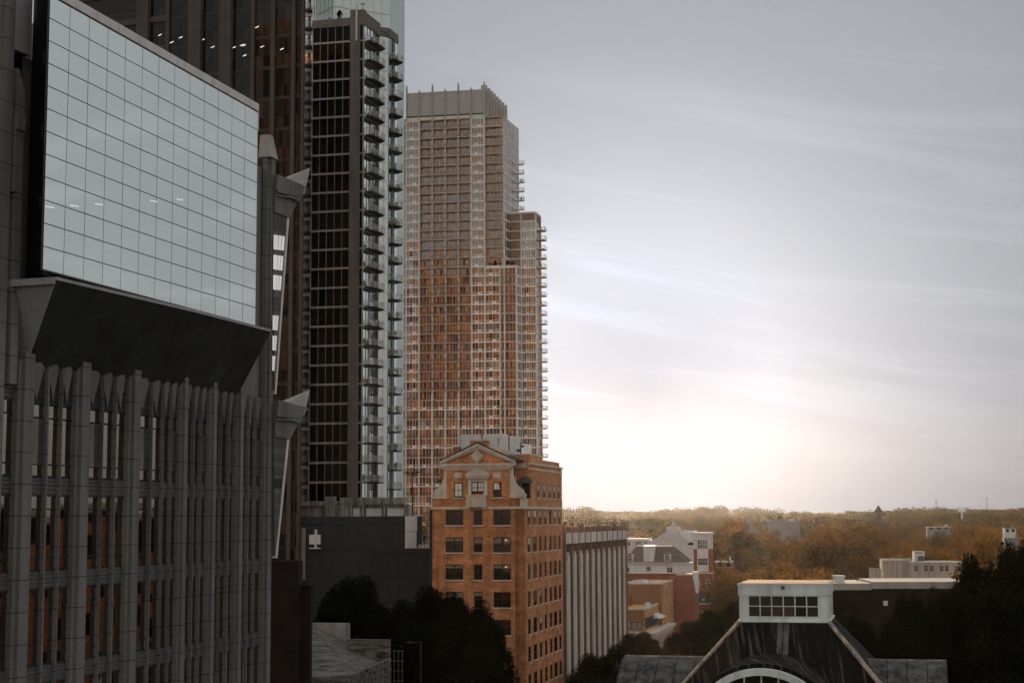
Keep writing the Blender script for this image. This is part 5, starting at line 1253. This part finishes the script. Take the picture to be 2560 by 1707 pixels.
# ================================================================== long flat roofed brick building behind the hall
L = Frame(2080, 172, -4, py=1465)
fl = thing('flat_building', 'long dark brown brick building with a pale flat roof parapet behind the cupola', 'building', L.pt(8, -5, 0))
r0, r1 = L.U(2060, 1465), L.U(2420, 1465); zl = L.Z(2200, 1456)
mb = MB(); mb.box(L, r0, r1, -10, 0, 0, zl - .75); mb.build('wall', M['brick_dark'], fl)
mb = MB(); mb.box(L, r0, L.U(2180, 1465) - .06, -10, .2, zl - .75, zl - .06); mb.box(L, L.U(2180, 1465), r1, -10, .2, zl - .62, zl + .1); mb.build('parapet', M['dim_parapet'], fl)
mb = MB(); mb.box(L, L.U(2094, 1450), L.U(2118, 1450), -4, -2, zl - .1, L.Z(2100, 1443)); mb.box(L, L.U(2092, 1450), L.U(2120, 1450), -4.1, -1.9, L.Z(2100, 1443), L.Z(2100, 1440)); mb.build('roof_housing', M['white_clad'], fl)
mb = MB(); mb.box(L, L.U(2208, 1507), L.U(2219, 1507), 0, .15, L.Z(2212, 1513), L.Z(2212, 1501)); mb.build('wall_box', M['panel_white'], fl)
# cream building on the right
N_ = Frame(2275, 430, -8, py=1410); NRr = Frame(2275, 430, 90 + 30, py=1410)
cr = thing('cream_building', 'cream stucco building with white rooftop box and bay columns among the dark trees', 'building', N_.pt(5, -6, 0))
c1 = N_.U(2405, 1410); zc = N_.Z(2330, 1404)
mb = MB(); mb.box(N_, 0, c1, -12, 0, 0, zc); mb.box(N_, N_.U(2207, 1400), .2, -10, -1.5, 0, N_.Z(2240, 1398)); mb.build('wall', M['cream'], cr)
mb = MB(); mb.box(N_, -.2, c1 + .2, -.3, .25, zc - .3, zc + .2); mb.box(N_, N_.U(2206, 1400), .3, -2, -1.2, N_.Z(2240, 1400), N_.Z(2240, 1396)); mb.build('cornice', M['white_paint'], cr)
for i, px in enumerate((2213, 2224, 2237, 2250)): mb = MB(); u = N_.U(px, 1420); mb.lathe(N_.pt(u, -.9, 0), [(.75, 0), (.75, N_.Z(2220, 1404)), (.9, N_.Z(2220, 1402)), (.9, N_.Z(2220, 1400))], 12); mb.build('bay_column', M['cream'], cr)
for i, px in enumerate((2176, 2184, 2192, 2199)): mb = MB(); u = N_.U(px, 1430); mb.lathe(N_.pt(u, .6, 0), [(.42, 0), (.42, N_.Z(2190, 1422 + i)), (.5, N_.Z(2190, 1420 + i)), (.5, N_.Z(2190, 1418 + i))], 10); mb.build('garden_column', M['cream'], cr)
for px in (2290, 2315, 2329, 2354, 2367, 2392): simple_window(cr, N_, N_.U(px - 4.5, 1420), N_.U(px + 4.5, 1420), N_.Z(2330, 1427), N_.Z(2330, 1413), .02, 'cream', n=2)
mb = MB(); u0, u1 = N_.U(2287, 1390), N_.U(2314, 1390); zq = N_.Z(2300, 1378); mb.box(N_, u0, u1, -6, -2, zc, zq); mb.build('rooftop_box', M['white_paint'], cr)
mb = MB(); mb.box(N_, u0 + .4, u1 - .5, -2, -1.95, zq - .55, zq - .25); mb.lathe(N_.pt((u0 + u1) / 2 + .4, -1.2, zc), [(.9, 0), (.9, 1.3), (.8, 1.5), (.2, 1.6)], 12); mb.build('roof_vent', M['louvre'], cr)
tagp = thing('thin_pole', 'thin bare pole standing on the flat roof just right of the cupola', 'pole', L.pt(L.U(2144, 1440), -6, zl)); mb = MB(); p = at(2144, 1456, 178); q = at(2144, 1412, 178); mb.tube(p, q, .06, n=6); mb.build('shaft', M['rust_pole'], tagp)
# ================================================================== lower left: brown wall, old roof, ladder
BL = Frame(745, 128, -GRID, py=1500)
bw = thing('brick_block', 'dark brown brick wall block with a pale coping at the bottom of the stone tower', 'building', BL.pt(-2, -3, 0))
mb = MB(); mb.box(BL, BL.U(640, 1500), 0, -1, 0, 0, BL.Z(720, 1401)); mb.box(BL, 0, BL.U(776, 1500, -.6), -1.1, -.6, 0, BL.Z(760, 1466)); mb.build('wall', M['brick_dark'], bw)
mb = MB(); mb.box(BL, BL.U(745, 1500) - .0, BL.U(777, 1500, -.6), -1.1, -.5, BL.Z(760, 1466), BL.Z(760, 1463)); mb.build('coping', M['brick_dark'], bw)
RO = Frame(776, 138, -GRID, py=1690)
old = thing('old_roof_building', 'low building with a weathered grey sloping roof and stepped parapet walls', 'building', RO.pt(3, 3, 0))
pA, pB, pC, pD = at(770, 1690, 134), at(870, 1690, 134), at(978, 1645, 146), at(770, 1560, 158)
pE = at(975, 1640, 158)
mb = MB(); zz = lambda p: tuple(p)
bot = [(p.x, p.y, 0) for p in (pA, pB, pC, pE, pD)]
mb.add([zz(p) for p in (pA, pB, pC, pE, pD)] + bot, [(0, 1, 2, 3, 4), (5, 9, 8, 7, 6), (0, 5, 6, 1), (1, 6, 7, 2), (2, 7, 8, 3), (3, 8, 9, 4), (4, 9, 5, 0)]); mb.build('roof', M['old_roof'], old)
RB = Frame(776, 157, -GRID, py=1580)
mb = MB(); mb.box(RB, RB.U(768, 1580), RB.U(870, 1580), -.6, 0, 10, RB.Z(820, 1557)); mb.build('parapet_wall', M['deck_concrete_dim'] if 'deck_concrete_dim' in M else M['old_roof'], old)
RB2 = Frame(776, 152, -GRID, py=1600)
mb = MB(); mb.box(RB2, RB2.U(866, 1600), RB2.U(972, 1600), -.6, 0, 10, RB2.Z(920, 1598)); mb.build('parapet_wall', M['old_roof'], old)
p = at(995, 1640, 150); q = at(995, 1625, 150)
ld = thing('roof_ladder', 'thin metal ladder frame at the right edge of the weathered grey roof', 'ladder', (p.x, p.y, 0)); mb = MB()
for dx in (-.35, .05, .4): mb.tube((p.x + dx, p.y, 0), (p.x + dx, p.y, q.z), .035, n=5)
mb.build('rail', M['louvre'], ld); mb = MB()
for i in range(12): z = q.z - .02 - i * .9; mb.box(WF, p.x - .5, p.x + .55, -p.y - .03, -p.y + .03, z - .05, z)
mb.build('rung', M['louvre'], ld)

p = at(1052, 1604, 150)
sl_p = thing('street_lamp', 'dim street lamp with a short arm before the dark trees, right of the ladder', 'street lamp', (p.x, p.y, 0)); mb = MB(); mb.tube((p.x, p.y, 0), p, .09, .06, 6); mb.build('post', M['pole'], sl_p)
mb = MB(); mb.box(WF, p.x - 1.2, p.x, -p.y - .04, -p.y + .04, p.z - .06, p.z); mb.box(WF, p.x - 1.3, p.x - .8, -p.y - .12, -p.y + .12, p.z - .1, p.z + .02); mb.build('lamp_head', M['pole'], sl_p)
# ================================================================== trees
rng = np.random.default_rng(11)
def leaf_cloud(name, m, centers, radii, per, size, squash=.8):
    """many small leaf faces spread through the clumps of a crown"""
    V = []; 
    for c, r in zip(centers, radii):
        n = max(6, int(per * (r ** 2)))
        d = rng.normal(size=(n, 3)); d /= np.linalg.norm(d, axis=1)[:, None]
        rad = r * rng.uniform(.25, 1.0, n) ** .45
        p = np.array(c) + d * rad[:, None] * np.array([1, 1, squash])
        nn = rng.normal(size=(n, 3)) * .55 + d; nn /= np.linalg.norm(nn, axis=1)[:, None]
        a = np.cross(nn, rng.normal(size=(n, 3))); a /= np.linalg.norm(a, axis=1)[:, None]; b = np.cross(nn, a)
        s = size * rng.uniform(.6, 1.4, n)[:, None]
        V.append(np.stack([p - a * s, p - b * s * .6, p + a * s, p + b * s * .6], 1))
    V = np.concatenate(V).reshape(-1, 3); n = len(V) // 4
    me = bpy.data.meshes.new(name); me.vertices.add(len(V)); me.vertices.foreach_set('co', V.astype(np.float32).ravel())
    me.loops.add(4 * n); me.loops.foreach_set('vertex_index', np.arange(4 * n, dtype=np.int32))
    me.polygons.add(n); me.polygons.foreach_set('loop_start', np.arange(0, 4 * n, 4, dtype=np.int32)); me.polygons.foreach_set('loop_total', np.full(n, 4, dtype=np.int32))
    me.materials.append(m); me.update(); me.validate(); return me
def crown_clumps(h, r, n, low=.35, big=1.0):
    C, Rr = [], []
    for i in range(n):
        t = rng.uniform(0, 1); ang = rng.uniform(0, 2 * math.pi)
        zz = low + (1 - low) * t ** .8
        prof = math.sin(math.pi * min(1, (zz - low) / (1 - low) * .82 + .14)) ** .6
        rr = r * prof * rng.uniform(.35, 1.0) ** .5
        C.append((rr * math.cos(ang), rr * math.sin(ang), h * zz * .93)); Rr.append(r * rng.uniform(.20, .38) * big)
    return C, Rr
def tree_proto(name, h, r, clumps, per, leaf, m, low=.35, big=1.0):
    C, Rr = crown_clumps(h, r, clumps, low, big)
    crown = leaf_cloud(name + '_crown', m, C, Rr, per, leaf)
    tb = MB(); tb.tube((0, 0, -1.5), (.1, 0, h * .32), h * .026, h * .018, 8); tb.tube((.1, 0, h * .32), (0, .1, h * .66), h * .018, h * .008, 7)
    for i in range(0, clumps, max(1, clumps // 12)):
        c = Vector(C[i]); s = Vector((.05, 0, h * rng.uniform(.28, .5))); tb.tube(s, s.lerp(c, .5) + Vector((0, 0, -h * .02)), h * .008, h * .005, 5); tb.tube(s.lerp(c, .5) + Vector((0, 0, -h * .02)), c, h * .005, h * .002, 5)
    o = tb.build('trunk', M['bark']); tm = o.data; bpy.data.objects.remove(o)
    return crown, tm
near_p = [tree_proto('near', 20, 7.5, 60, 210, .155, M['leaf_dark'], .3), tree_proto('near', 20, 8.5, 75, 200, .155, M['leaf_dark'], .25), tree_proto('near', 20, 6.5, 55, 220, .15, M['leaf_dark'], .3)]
hill_p = [tree_proto('hill', 16, r, n, 15, .40, M['leaf_hill'], .12, 1.3) for r, n in ((7.5, 17), (8.5, 21), (6.5, 15), (9.5, 24), (7.0, 18))]
gold_p = tree_proto('gold', 8, 3.2, 26, 60, .16, M['leaf_gold'], .2)
def tree(proto, x, y, z, s, label, group=None, sz=None, name='tree'):
    t = thing(name, label, 'tree', (x, y, z), group); t.rotation_euler.z = rng.uniform(0, 6.28); t.scale = (s, s, sz or s)
    for nm, me in (('trunk', proto[1]), ('crown', proto[0])):
        o = bpy.data.objects.new(nm, me); COL.objects.link(o); o.parent = t
    return t
# big dark trees: (px, top py, distance, scale, prototype, label)
near = [
 (885, 1452, 182, 105, 0, 'dark broad tree before the grey precast wall, left of the hotel'),
 (985, 1512, 176, 95, 1, 'dark tree between the precast wall and the foot of the brick hotel'),
 (1100, 1468, 180, 95, 2, 'tallest dark tree at the left front corner of the brick hotel'),
 (1168, 1508, 172, 88, 1, 'dark round tree covering the lower middle of the hotel front'),
 (1222, 1552, 168, 66, 0, 'dark tree at the right end of the clump in front of the hotel'),
 (1060, 1560, 160, 115, 1, 'dark low tree in front of the clump, right of the weathered roof'),
 (1195, 1620, 158, 88, 0, 'black leafy tree at the bottom edge below the hotel'),
 (830, 1500, 176, 70, 2, 'dark tree nearest the brown brick block, behind the weathered roof'),
 (1120, 1600, 152, 90, 0, 'black tree at the bottom edge between the ladder and the hotel'),
 (1595, 1585, 245, 78, 0, 'dark round street tree at the foot of the ribbed concrete building'),
 (1500, 1638, 215, 75, 1, 'dark street tree nearest the hotel corner'),
 (1450, 1680, 195, 60, 2, 'dark street tree lowest beside the side wall of the hotel'),
 (1655, 1628, 225, 55, 1, 'dark street tree left of the barrel vault end, below the cornice'),
 (1735, 1555, 262, 75, 0, 'dark tree in front of the red brick end wall'),
 (1800, 1530, 270, 75, 1, 'large dark tree left of the cupola below the hip roof edge'),
 (1850, 1505, 280, 60, 2, 'dark tree touching the left edge of the cupola'),
 (1790, 1600, 200, 85, 0, 'dark tree close behind the left barrel vault'),
 (2275, 1495, 158, 75, 0, 'dark tree in front of the flat roofed brick wall'),
 (2365, 1478, 156, 75, 1, 'dark spreading tree hiding the right end of the brick wall'),
 (2445, 1388, 168, 78, 2, 'tall black tree near the right edge beside the cream building'),
 (2535, 1366, 165, 85, 1, 'tallest black tree at the right edge of the view'),
 (2150, 1540, 146, 75, 2, 'dark tree right of the hip roof, before the brick wall'),
 (2240, 1560, 140, 90, 0, 'black tree above the right end of the barrel vault'),
 (2400, 1500, 140, 105, 1, 'broad black tree at the lower right beyond the vault'),
 (2520, 1470, 135, 115, 2, 'black tree filling the lower right corner'),
 (2440, 1600, 128, 120, 0, 'black tree lowest in the lower right corner'),
 (2330, 1395, 520, 60, 0, 'dark tree behind the cream building at its right end'),
]
NR_ = (7.5, 8.5, 6.5)
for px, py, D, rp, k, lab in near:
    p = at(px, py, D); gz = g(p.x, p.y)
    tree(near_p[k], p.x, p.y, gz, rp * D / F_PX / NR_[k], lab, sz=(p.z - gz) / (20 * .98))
tp = at(1060, 1290, 262); tree(gold_p, tp.x, tp.y, tp.z - 7.4, 1.0, 'small golden leafed tree on the deck beside the hotel')
tree(gold_p, tp.x - 3.4, tp.y + 4, tp.z - 7.6, .95, 'golden tree half hidden by the black glass tower podium')
# wooded slope: rows of trees on the rising ground
GROUPS = {0: ('broad olive brown tree in the nearer rows of the wooded slope', 'trees of the nearer wooded slope'),
          1: ('rounded brown tree halfway up the hazy wooded slope', 'trees halfway up the wooded slope'),
          2: ('small hazy tree in the upper rows of the wooded slope', 'trees of the upper wooded slope')}
keep = [(1545, 1772, 300, 535), (2150, 2420, 380, 470)]       # built up ground
cnt = 0
y = 345.0
spots = []
while y < 1500:
    step = 15.4 + (y - 335) * .030
    x0 = (1500 - CX) / F_PX * y - 15; x1 = (2600 - CX) / F_PX * y + 15
    x = x0 + rng.uniform(0, step)
    while x < x1:
        spots.append((x + rng.uniform(-2, 2), y + rng.uniform(-4, 4))); x += step * rng.uniform(.75, 1.15)
    y += step * 1.15
for x, y in spots:
    px = CX + x / y * F_PX
    if any(a - 12 < px < b + 12 and c < y < d for a, b, c, d in keep): continue
    if px < 1785 and y < 420: continue
    k = 0 if y < 560 else (1 if y < 880 else 2)
    grow = 1.06 + (y - 335) / 2600
    s = grow * (rng.uniform(.62, 1.05) if rng.uniform() < .7 else rng.uniform(1.05, 1.4))
    if 2100 < px < 2430 and 280 < y < 440: s = min(s, .62)
    if k == 2: s = min(s, 1.0)
    lab, gr = GROUPS[k]
    tree(hill_p[int(rng.integers(0, 5))], x, y, g(x, y) - .5, s, lab, gr, sz=s * rng.uniform(.85, 1.15) * .95)
    cnt += 1
print('hill trees', cnt)
# the far wood: one mass
C, Rr = [], []
for i in range(2600):
    y = 1480 + 1780 * rng.uniform() ** 1.3; x = rng.uniform(-.02, .36) * y
    s = rng.uniform(7, 11); C.append((x, y, g(x, y) + s * .75)); Rr.append(s)
for i in range(700):
    x = rng.uniform(-150, 1500); y = rng.uniform(3250, 3500); s = rng.uniform(6, 19) if rng.uniform() < .3 else rng.uniform(6, 11); C.append((x, y, 27 + 5 * math.sin(x * .017) + 6 * math.sin(x * .0021 + 1) + 6 * math.sin(x * .0067) + .010 * x + 2)); Rr.append(s)
fw = leaf_cloud('far_wood', M['leaf_hill'], C, Rr, 1.0, 1.7, .75)
o = bpy.data.objects.new('far_wood', fw); COL.objects.link(o); tag(o, kind='stuff')
# far ridge that closes the horizon
mb = MB(); xs_ = np.linspace(-600, 3200, 60)
def ridge(x): return 27 + 6 * math.sin(x * .0021 + 1) + 6 * math.sin(x * .0067) + .010 * x + 2 * math.sin(x * .03)
mb.add([(x, 3300, -20) for x in xs_] + [(x, 3300, ridge(x)) for x in xs_] + [(x, 3880, ridge(x) + 6) for x in xs_], [(i, i + 1, 61 + i, 60 + i) for i in range(59)] + [(60 + i, 61 + i, 121 + i, 120 + i) for i in range(59)])
tag(mb.build('hills', M['leaf_hill'], smooth=True), kind='structure')

# ================================================================== things among the trees
def far_block(name, label, px0, px1, py0, py1, D, m, mroof=None, cat='building', wins=0):
    F = Frame(px0, D, -8, py=py1); u1 = F.U(px1, py1); z1, z0 = F.Z(px0, py0), F.Z(px0, py1)
    t = thing(name, label, cat, F.pt(u1 / 2, -4, g(*F.pt(u1 / 2, 0, 0)[:2])))
    mb = MB(); mb.box(F, 0, u1, -max(6, u1 * .3), 0, g(*F.pt(0, 0, 0)[:2]) - 3, z1 - .4); mb.build('wall', M[m], t)
    mb = MB(); mb.box(F, -.3, u1 + .3, -max(6, u1 * .3), .3, z1 - .4, z1); mb.box(F, u1 * .8, u1 * .9, -4, -2, z1, z1 + 1.2); mb.build('roof', M[mroof or m], t)
    for i in range(wins):
        a = u1 * (i + .25) / wins; mb = MB(); mb.box(F, a, a + u1 / wins * .5, -.1, .05, z0 + (z1 - z0) * .35, z0 + (z1 - z0) * .8); mb.build('window', M['hotel_glass'], t)
    return t
far_block('long_building', 'long pale flat building half buried in the hazy trees of the slope', 1868, 2000, 1301, 1322, 1150, 'white_far', 'panel_white', wins=0)
far_block('white_house', 'white flat roofed house among trees right of the brick stair tower', 1790, 1832, 1402, 1424, 560, 'white_far', 'panel_white', wins=2)
far_block('white_house', 'small white house peeping out of the trees beside the broad golden crown', 2058, 2074, 1398, 1408, 620, 'white_far', 'panel_white', wins=1)
far_block('white_shed', 'long low white shed on the dark slope right of the church tower', 2318, 2376, 1316, 1326, 980, 'white_far', 'panel_white', wins=3)
far_block('grey_house', 'grey roofed house in the dark trees at the right edge', 2512, 2540, 1318, 1336, 760, 'panel_white', 'louvre', wins=2)
far_block('white_van_shed', 'short white shed low in the dark trees at the right edge', 2512, 2546, 1344, 1353, 700, 'white_far', 'white_far', wins=0)
# church tower
D = 1250; c = at(2196, 1300, D); zt0, zt1 = at(2196, 1277, D).z, at(2196, 1262, D).z
ch = thing('church_tower', 'square church tower with a pointed roof standing above the wooded skyline', 'church tower', (c.x, c.y, g(c.x, c.y)))
CF_ = Frame(0, 0, -20, xy=(c.x, c.y)); w = 2.25
mb = MB(); mb.box(CF_, -w, w, -2 * w, 0, g(c.x, c.y), zt0); mb.box(CF_, -w * 1.15, w * 1.15, -2.1 * w, .3, zt0 - .8, zt0); mb.box(CF_, -7, 7, -14, -.5, g(c.x, c.y), at(2196, 1302, D).z); mb.build('wall', M['brown_stone'], ch)
mb = MB(); mb.plan(CF_, [(-w * 1.2, .4), (-w * 1.2, -2.2 * w), (w * 1.2, -2.2 * w), (w * 1.2, .4)], zt0, zt1, [(-.1, -w + .1), (-.1, -w - .1), (.1, -w - .1), (.1, -w + .1)]); mb.build('roof', M['slate'], ch)
for u in (-1.1, .3): mb = MB(); mb.box(CF_, u, u + .8, -.1, .06, zt0 - 5.5, zt0 - 2.5); mb.build('belfry_opening', M['black'], ch)
for px, y0, y1, D, lab in ((2340, 1252, 1290, 1900, 'tall thin radio mast on the skyline left of the dome'), (2467, 1245, 1285, 2100, 'tall faint radio mast on the skyline right of the dome'), (2246, 1268, 1286, 1900, 'short mast on the skyline right of the church tower'), (2265, 1269, 1286, 2000, 'second short mast right of the church tower, nearer the dome'), (2175, 1273, 1288, 2000, 'short faint mast just left of the church tower')):
    a, b = at(px, y1, D), at(px, y0, D); t = thing('radio_mast', lab, 'mast', (a.x, a.y, g(a.x, a.y)), 'masts on the skyline'); mb = MB(); mb.tube((a.x, a.y, g(a.x, a.y)), b, .55, .3, 5); mb.build('shaft', M['pole'], t)
    mb = MB(); mb.box(WF, b.x - 1.5, b.x + 1.5, -b.y - .3, -b.y + .3, b.z - 1.2, b.z - .6); mb.build('antenna', M['pole'], t)
D = 1900; c = at(2405, 1285, D); t = thing('water_tank', 'pale domed water tank on the skyline between two masts', 'water tank', (c.x, c.y, g(c.x, c.y))); r = 4.3; zc = at(2405, 1275, D).z
mb = MB(); mb.lathe((c.x, c.y, zc), [(1.2, -16), (1.2, -2.5), (r, -2), (r, 0), (r * .93, r * .35), (r * .7, r * .62), (r * .35, r * .78), (.1, r * .82)], 20); mb.build('dome', M['white_box'], t)
# ================================================================== sunlit office tower behind the viewpoint, mirrored in the apartment tower
SB = Frame(0, 0, 180, xy=(-185, -20))
sl = thing('office_tower', 'sunlit golden brown office tower, seen only mirrored in the apartment windows', 'building', (-235, -35, 0))
mb = MB(); mb.box(SB, 0, 105, -32, 0, 0, 208); mb.build('wall', mat('golden_brown_stone', (.76, .34, .13), .8, .2, .05), sl)
for i in range(13):
    mb = MB(); a = 3 + i * 7.8; mb.box(SB, a, a + 4.5, -.5, .1, 6, 203); mb.build('window_strip', M['hotel_glass'], sl)
# ================================================================== brick block across the street, out of view to the right
XB = Frame(0, 0, -90, xy=(64, 178))
xb = thing('brick_building', 'dark brick block with orange gabled pavilion, seen only mirrored in the slit windows', 'building', (76, 130, 0))
mb = MB(); mb.box(XB, 0, 92, -26, 0, 0, 33); mb.build('wall', M['brick_dark'], xb)
mb = MB(); mb.box(XB, 26, 50, -1, .25, 0, 29); mb.prism(XB, [(26, 29), (50, 29), (38, 32.5)], -1, .25); mb.build('pavilion_wall', M['brick'], xb)
mb = MB(); mb.box(XB, -.2, 92.2, -26.2, .35, 33, 33.8); mb.box(XB, -.1, 92.1, -.2, .2, 26, 26.5); mb.build('cornice', M['limestone'], xb)
for i in range(14):
    for k in range(7):
        mb = MB(); a = 2.5 + i * 6.4; mb.box(XB, a, a + 2.6, -.2, .29, 3 + k * 4.2, 5.4 + k * 4.2); mb.build('window', M['hotel_glass'], xb)
# ================================================================== haze
hz = MB(); hz.hexa([(-6500, -850, -30), (6500, -850, -30), (6500, 3950, -30), (-6500, 3950, -30), (-6500, -850, 225), (6500, -850, 225), (6500, 3950, 225), (-6500, 3950, 225)])
hm, ht = new_mat('haze_air'); ho = ht.nodes.new('ShaderNodeOutputMaterial'); pv = ht.nodes.new('ShaderNodeVolumePrincipled')
pv.inputs['Color'].default_value = (.92, .92, .95, 1); pv.inputs['Density'].default_value = .0000058; pv.inputs['Anisotropy'].default_value = .86
ht.links.new(pv.outputs[0], ho.inputs['Volume'])
haze = hz.build('haze', hm); tag(haze, kind='stuff')
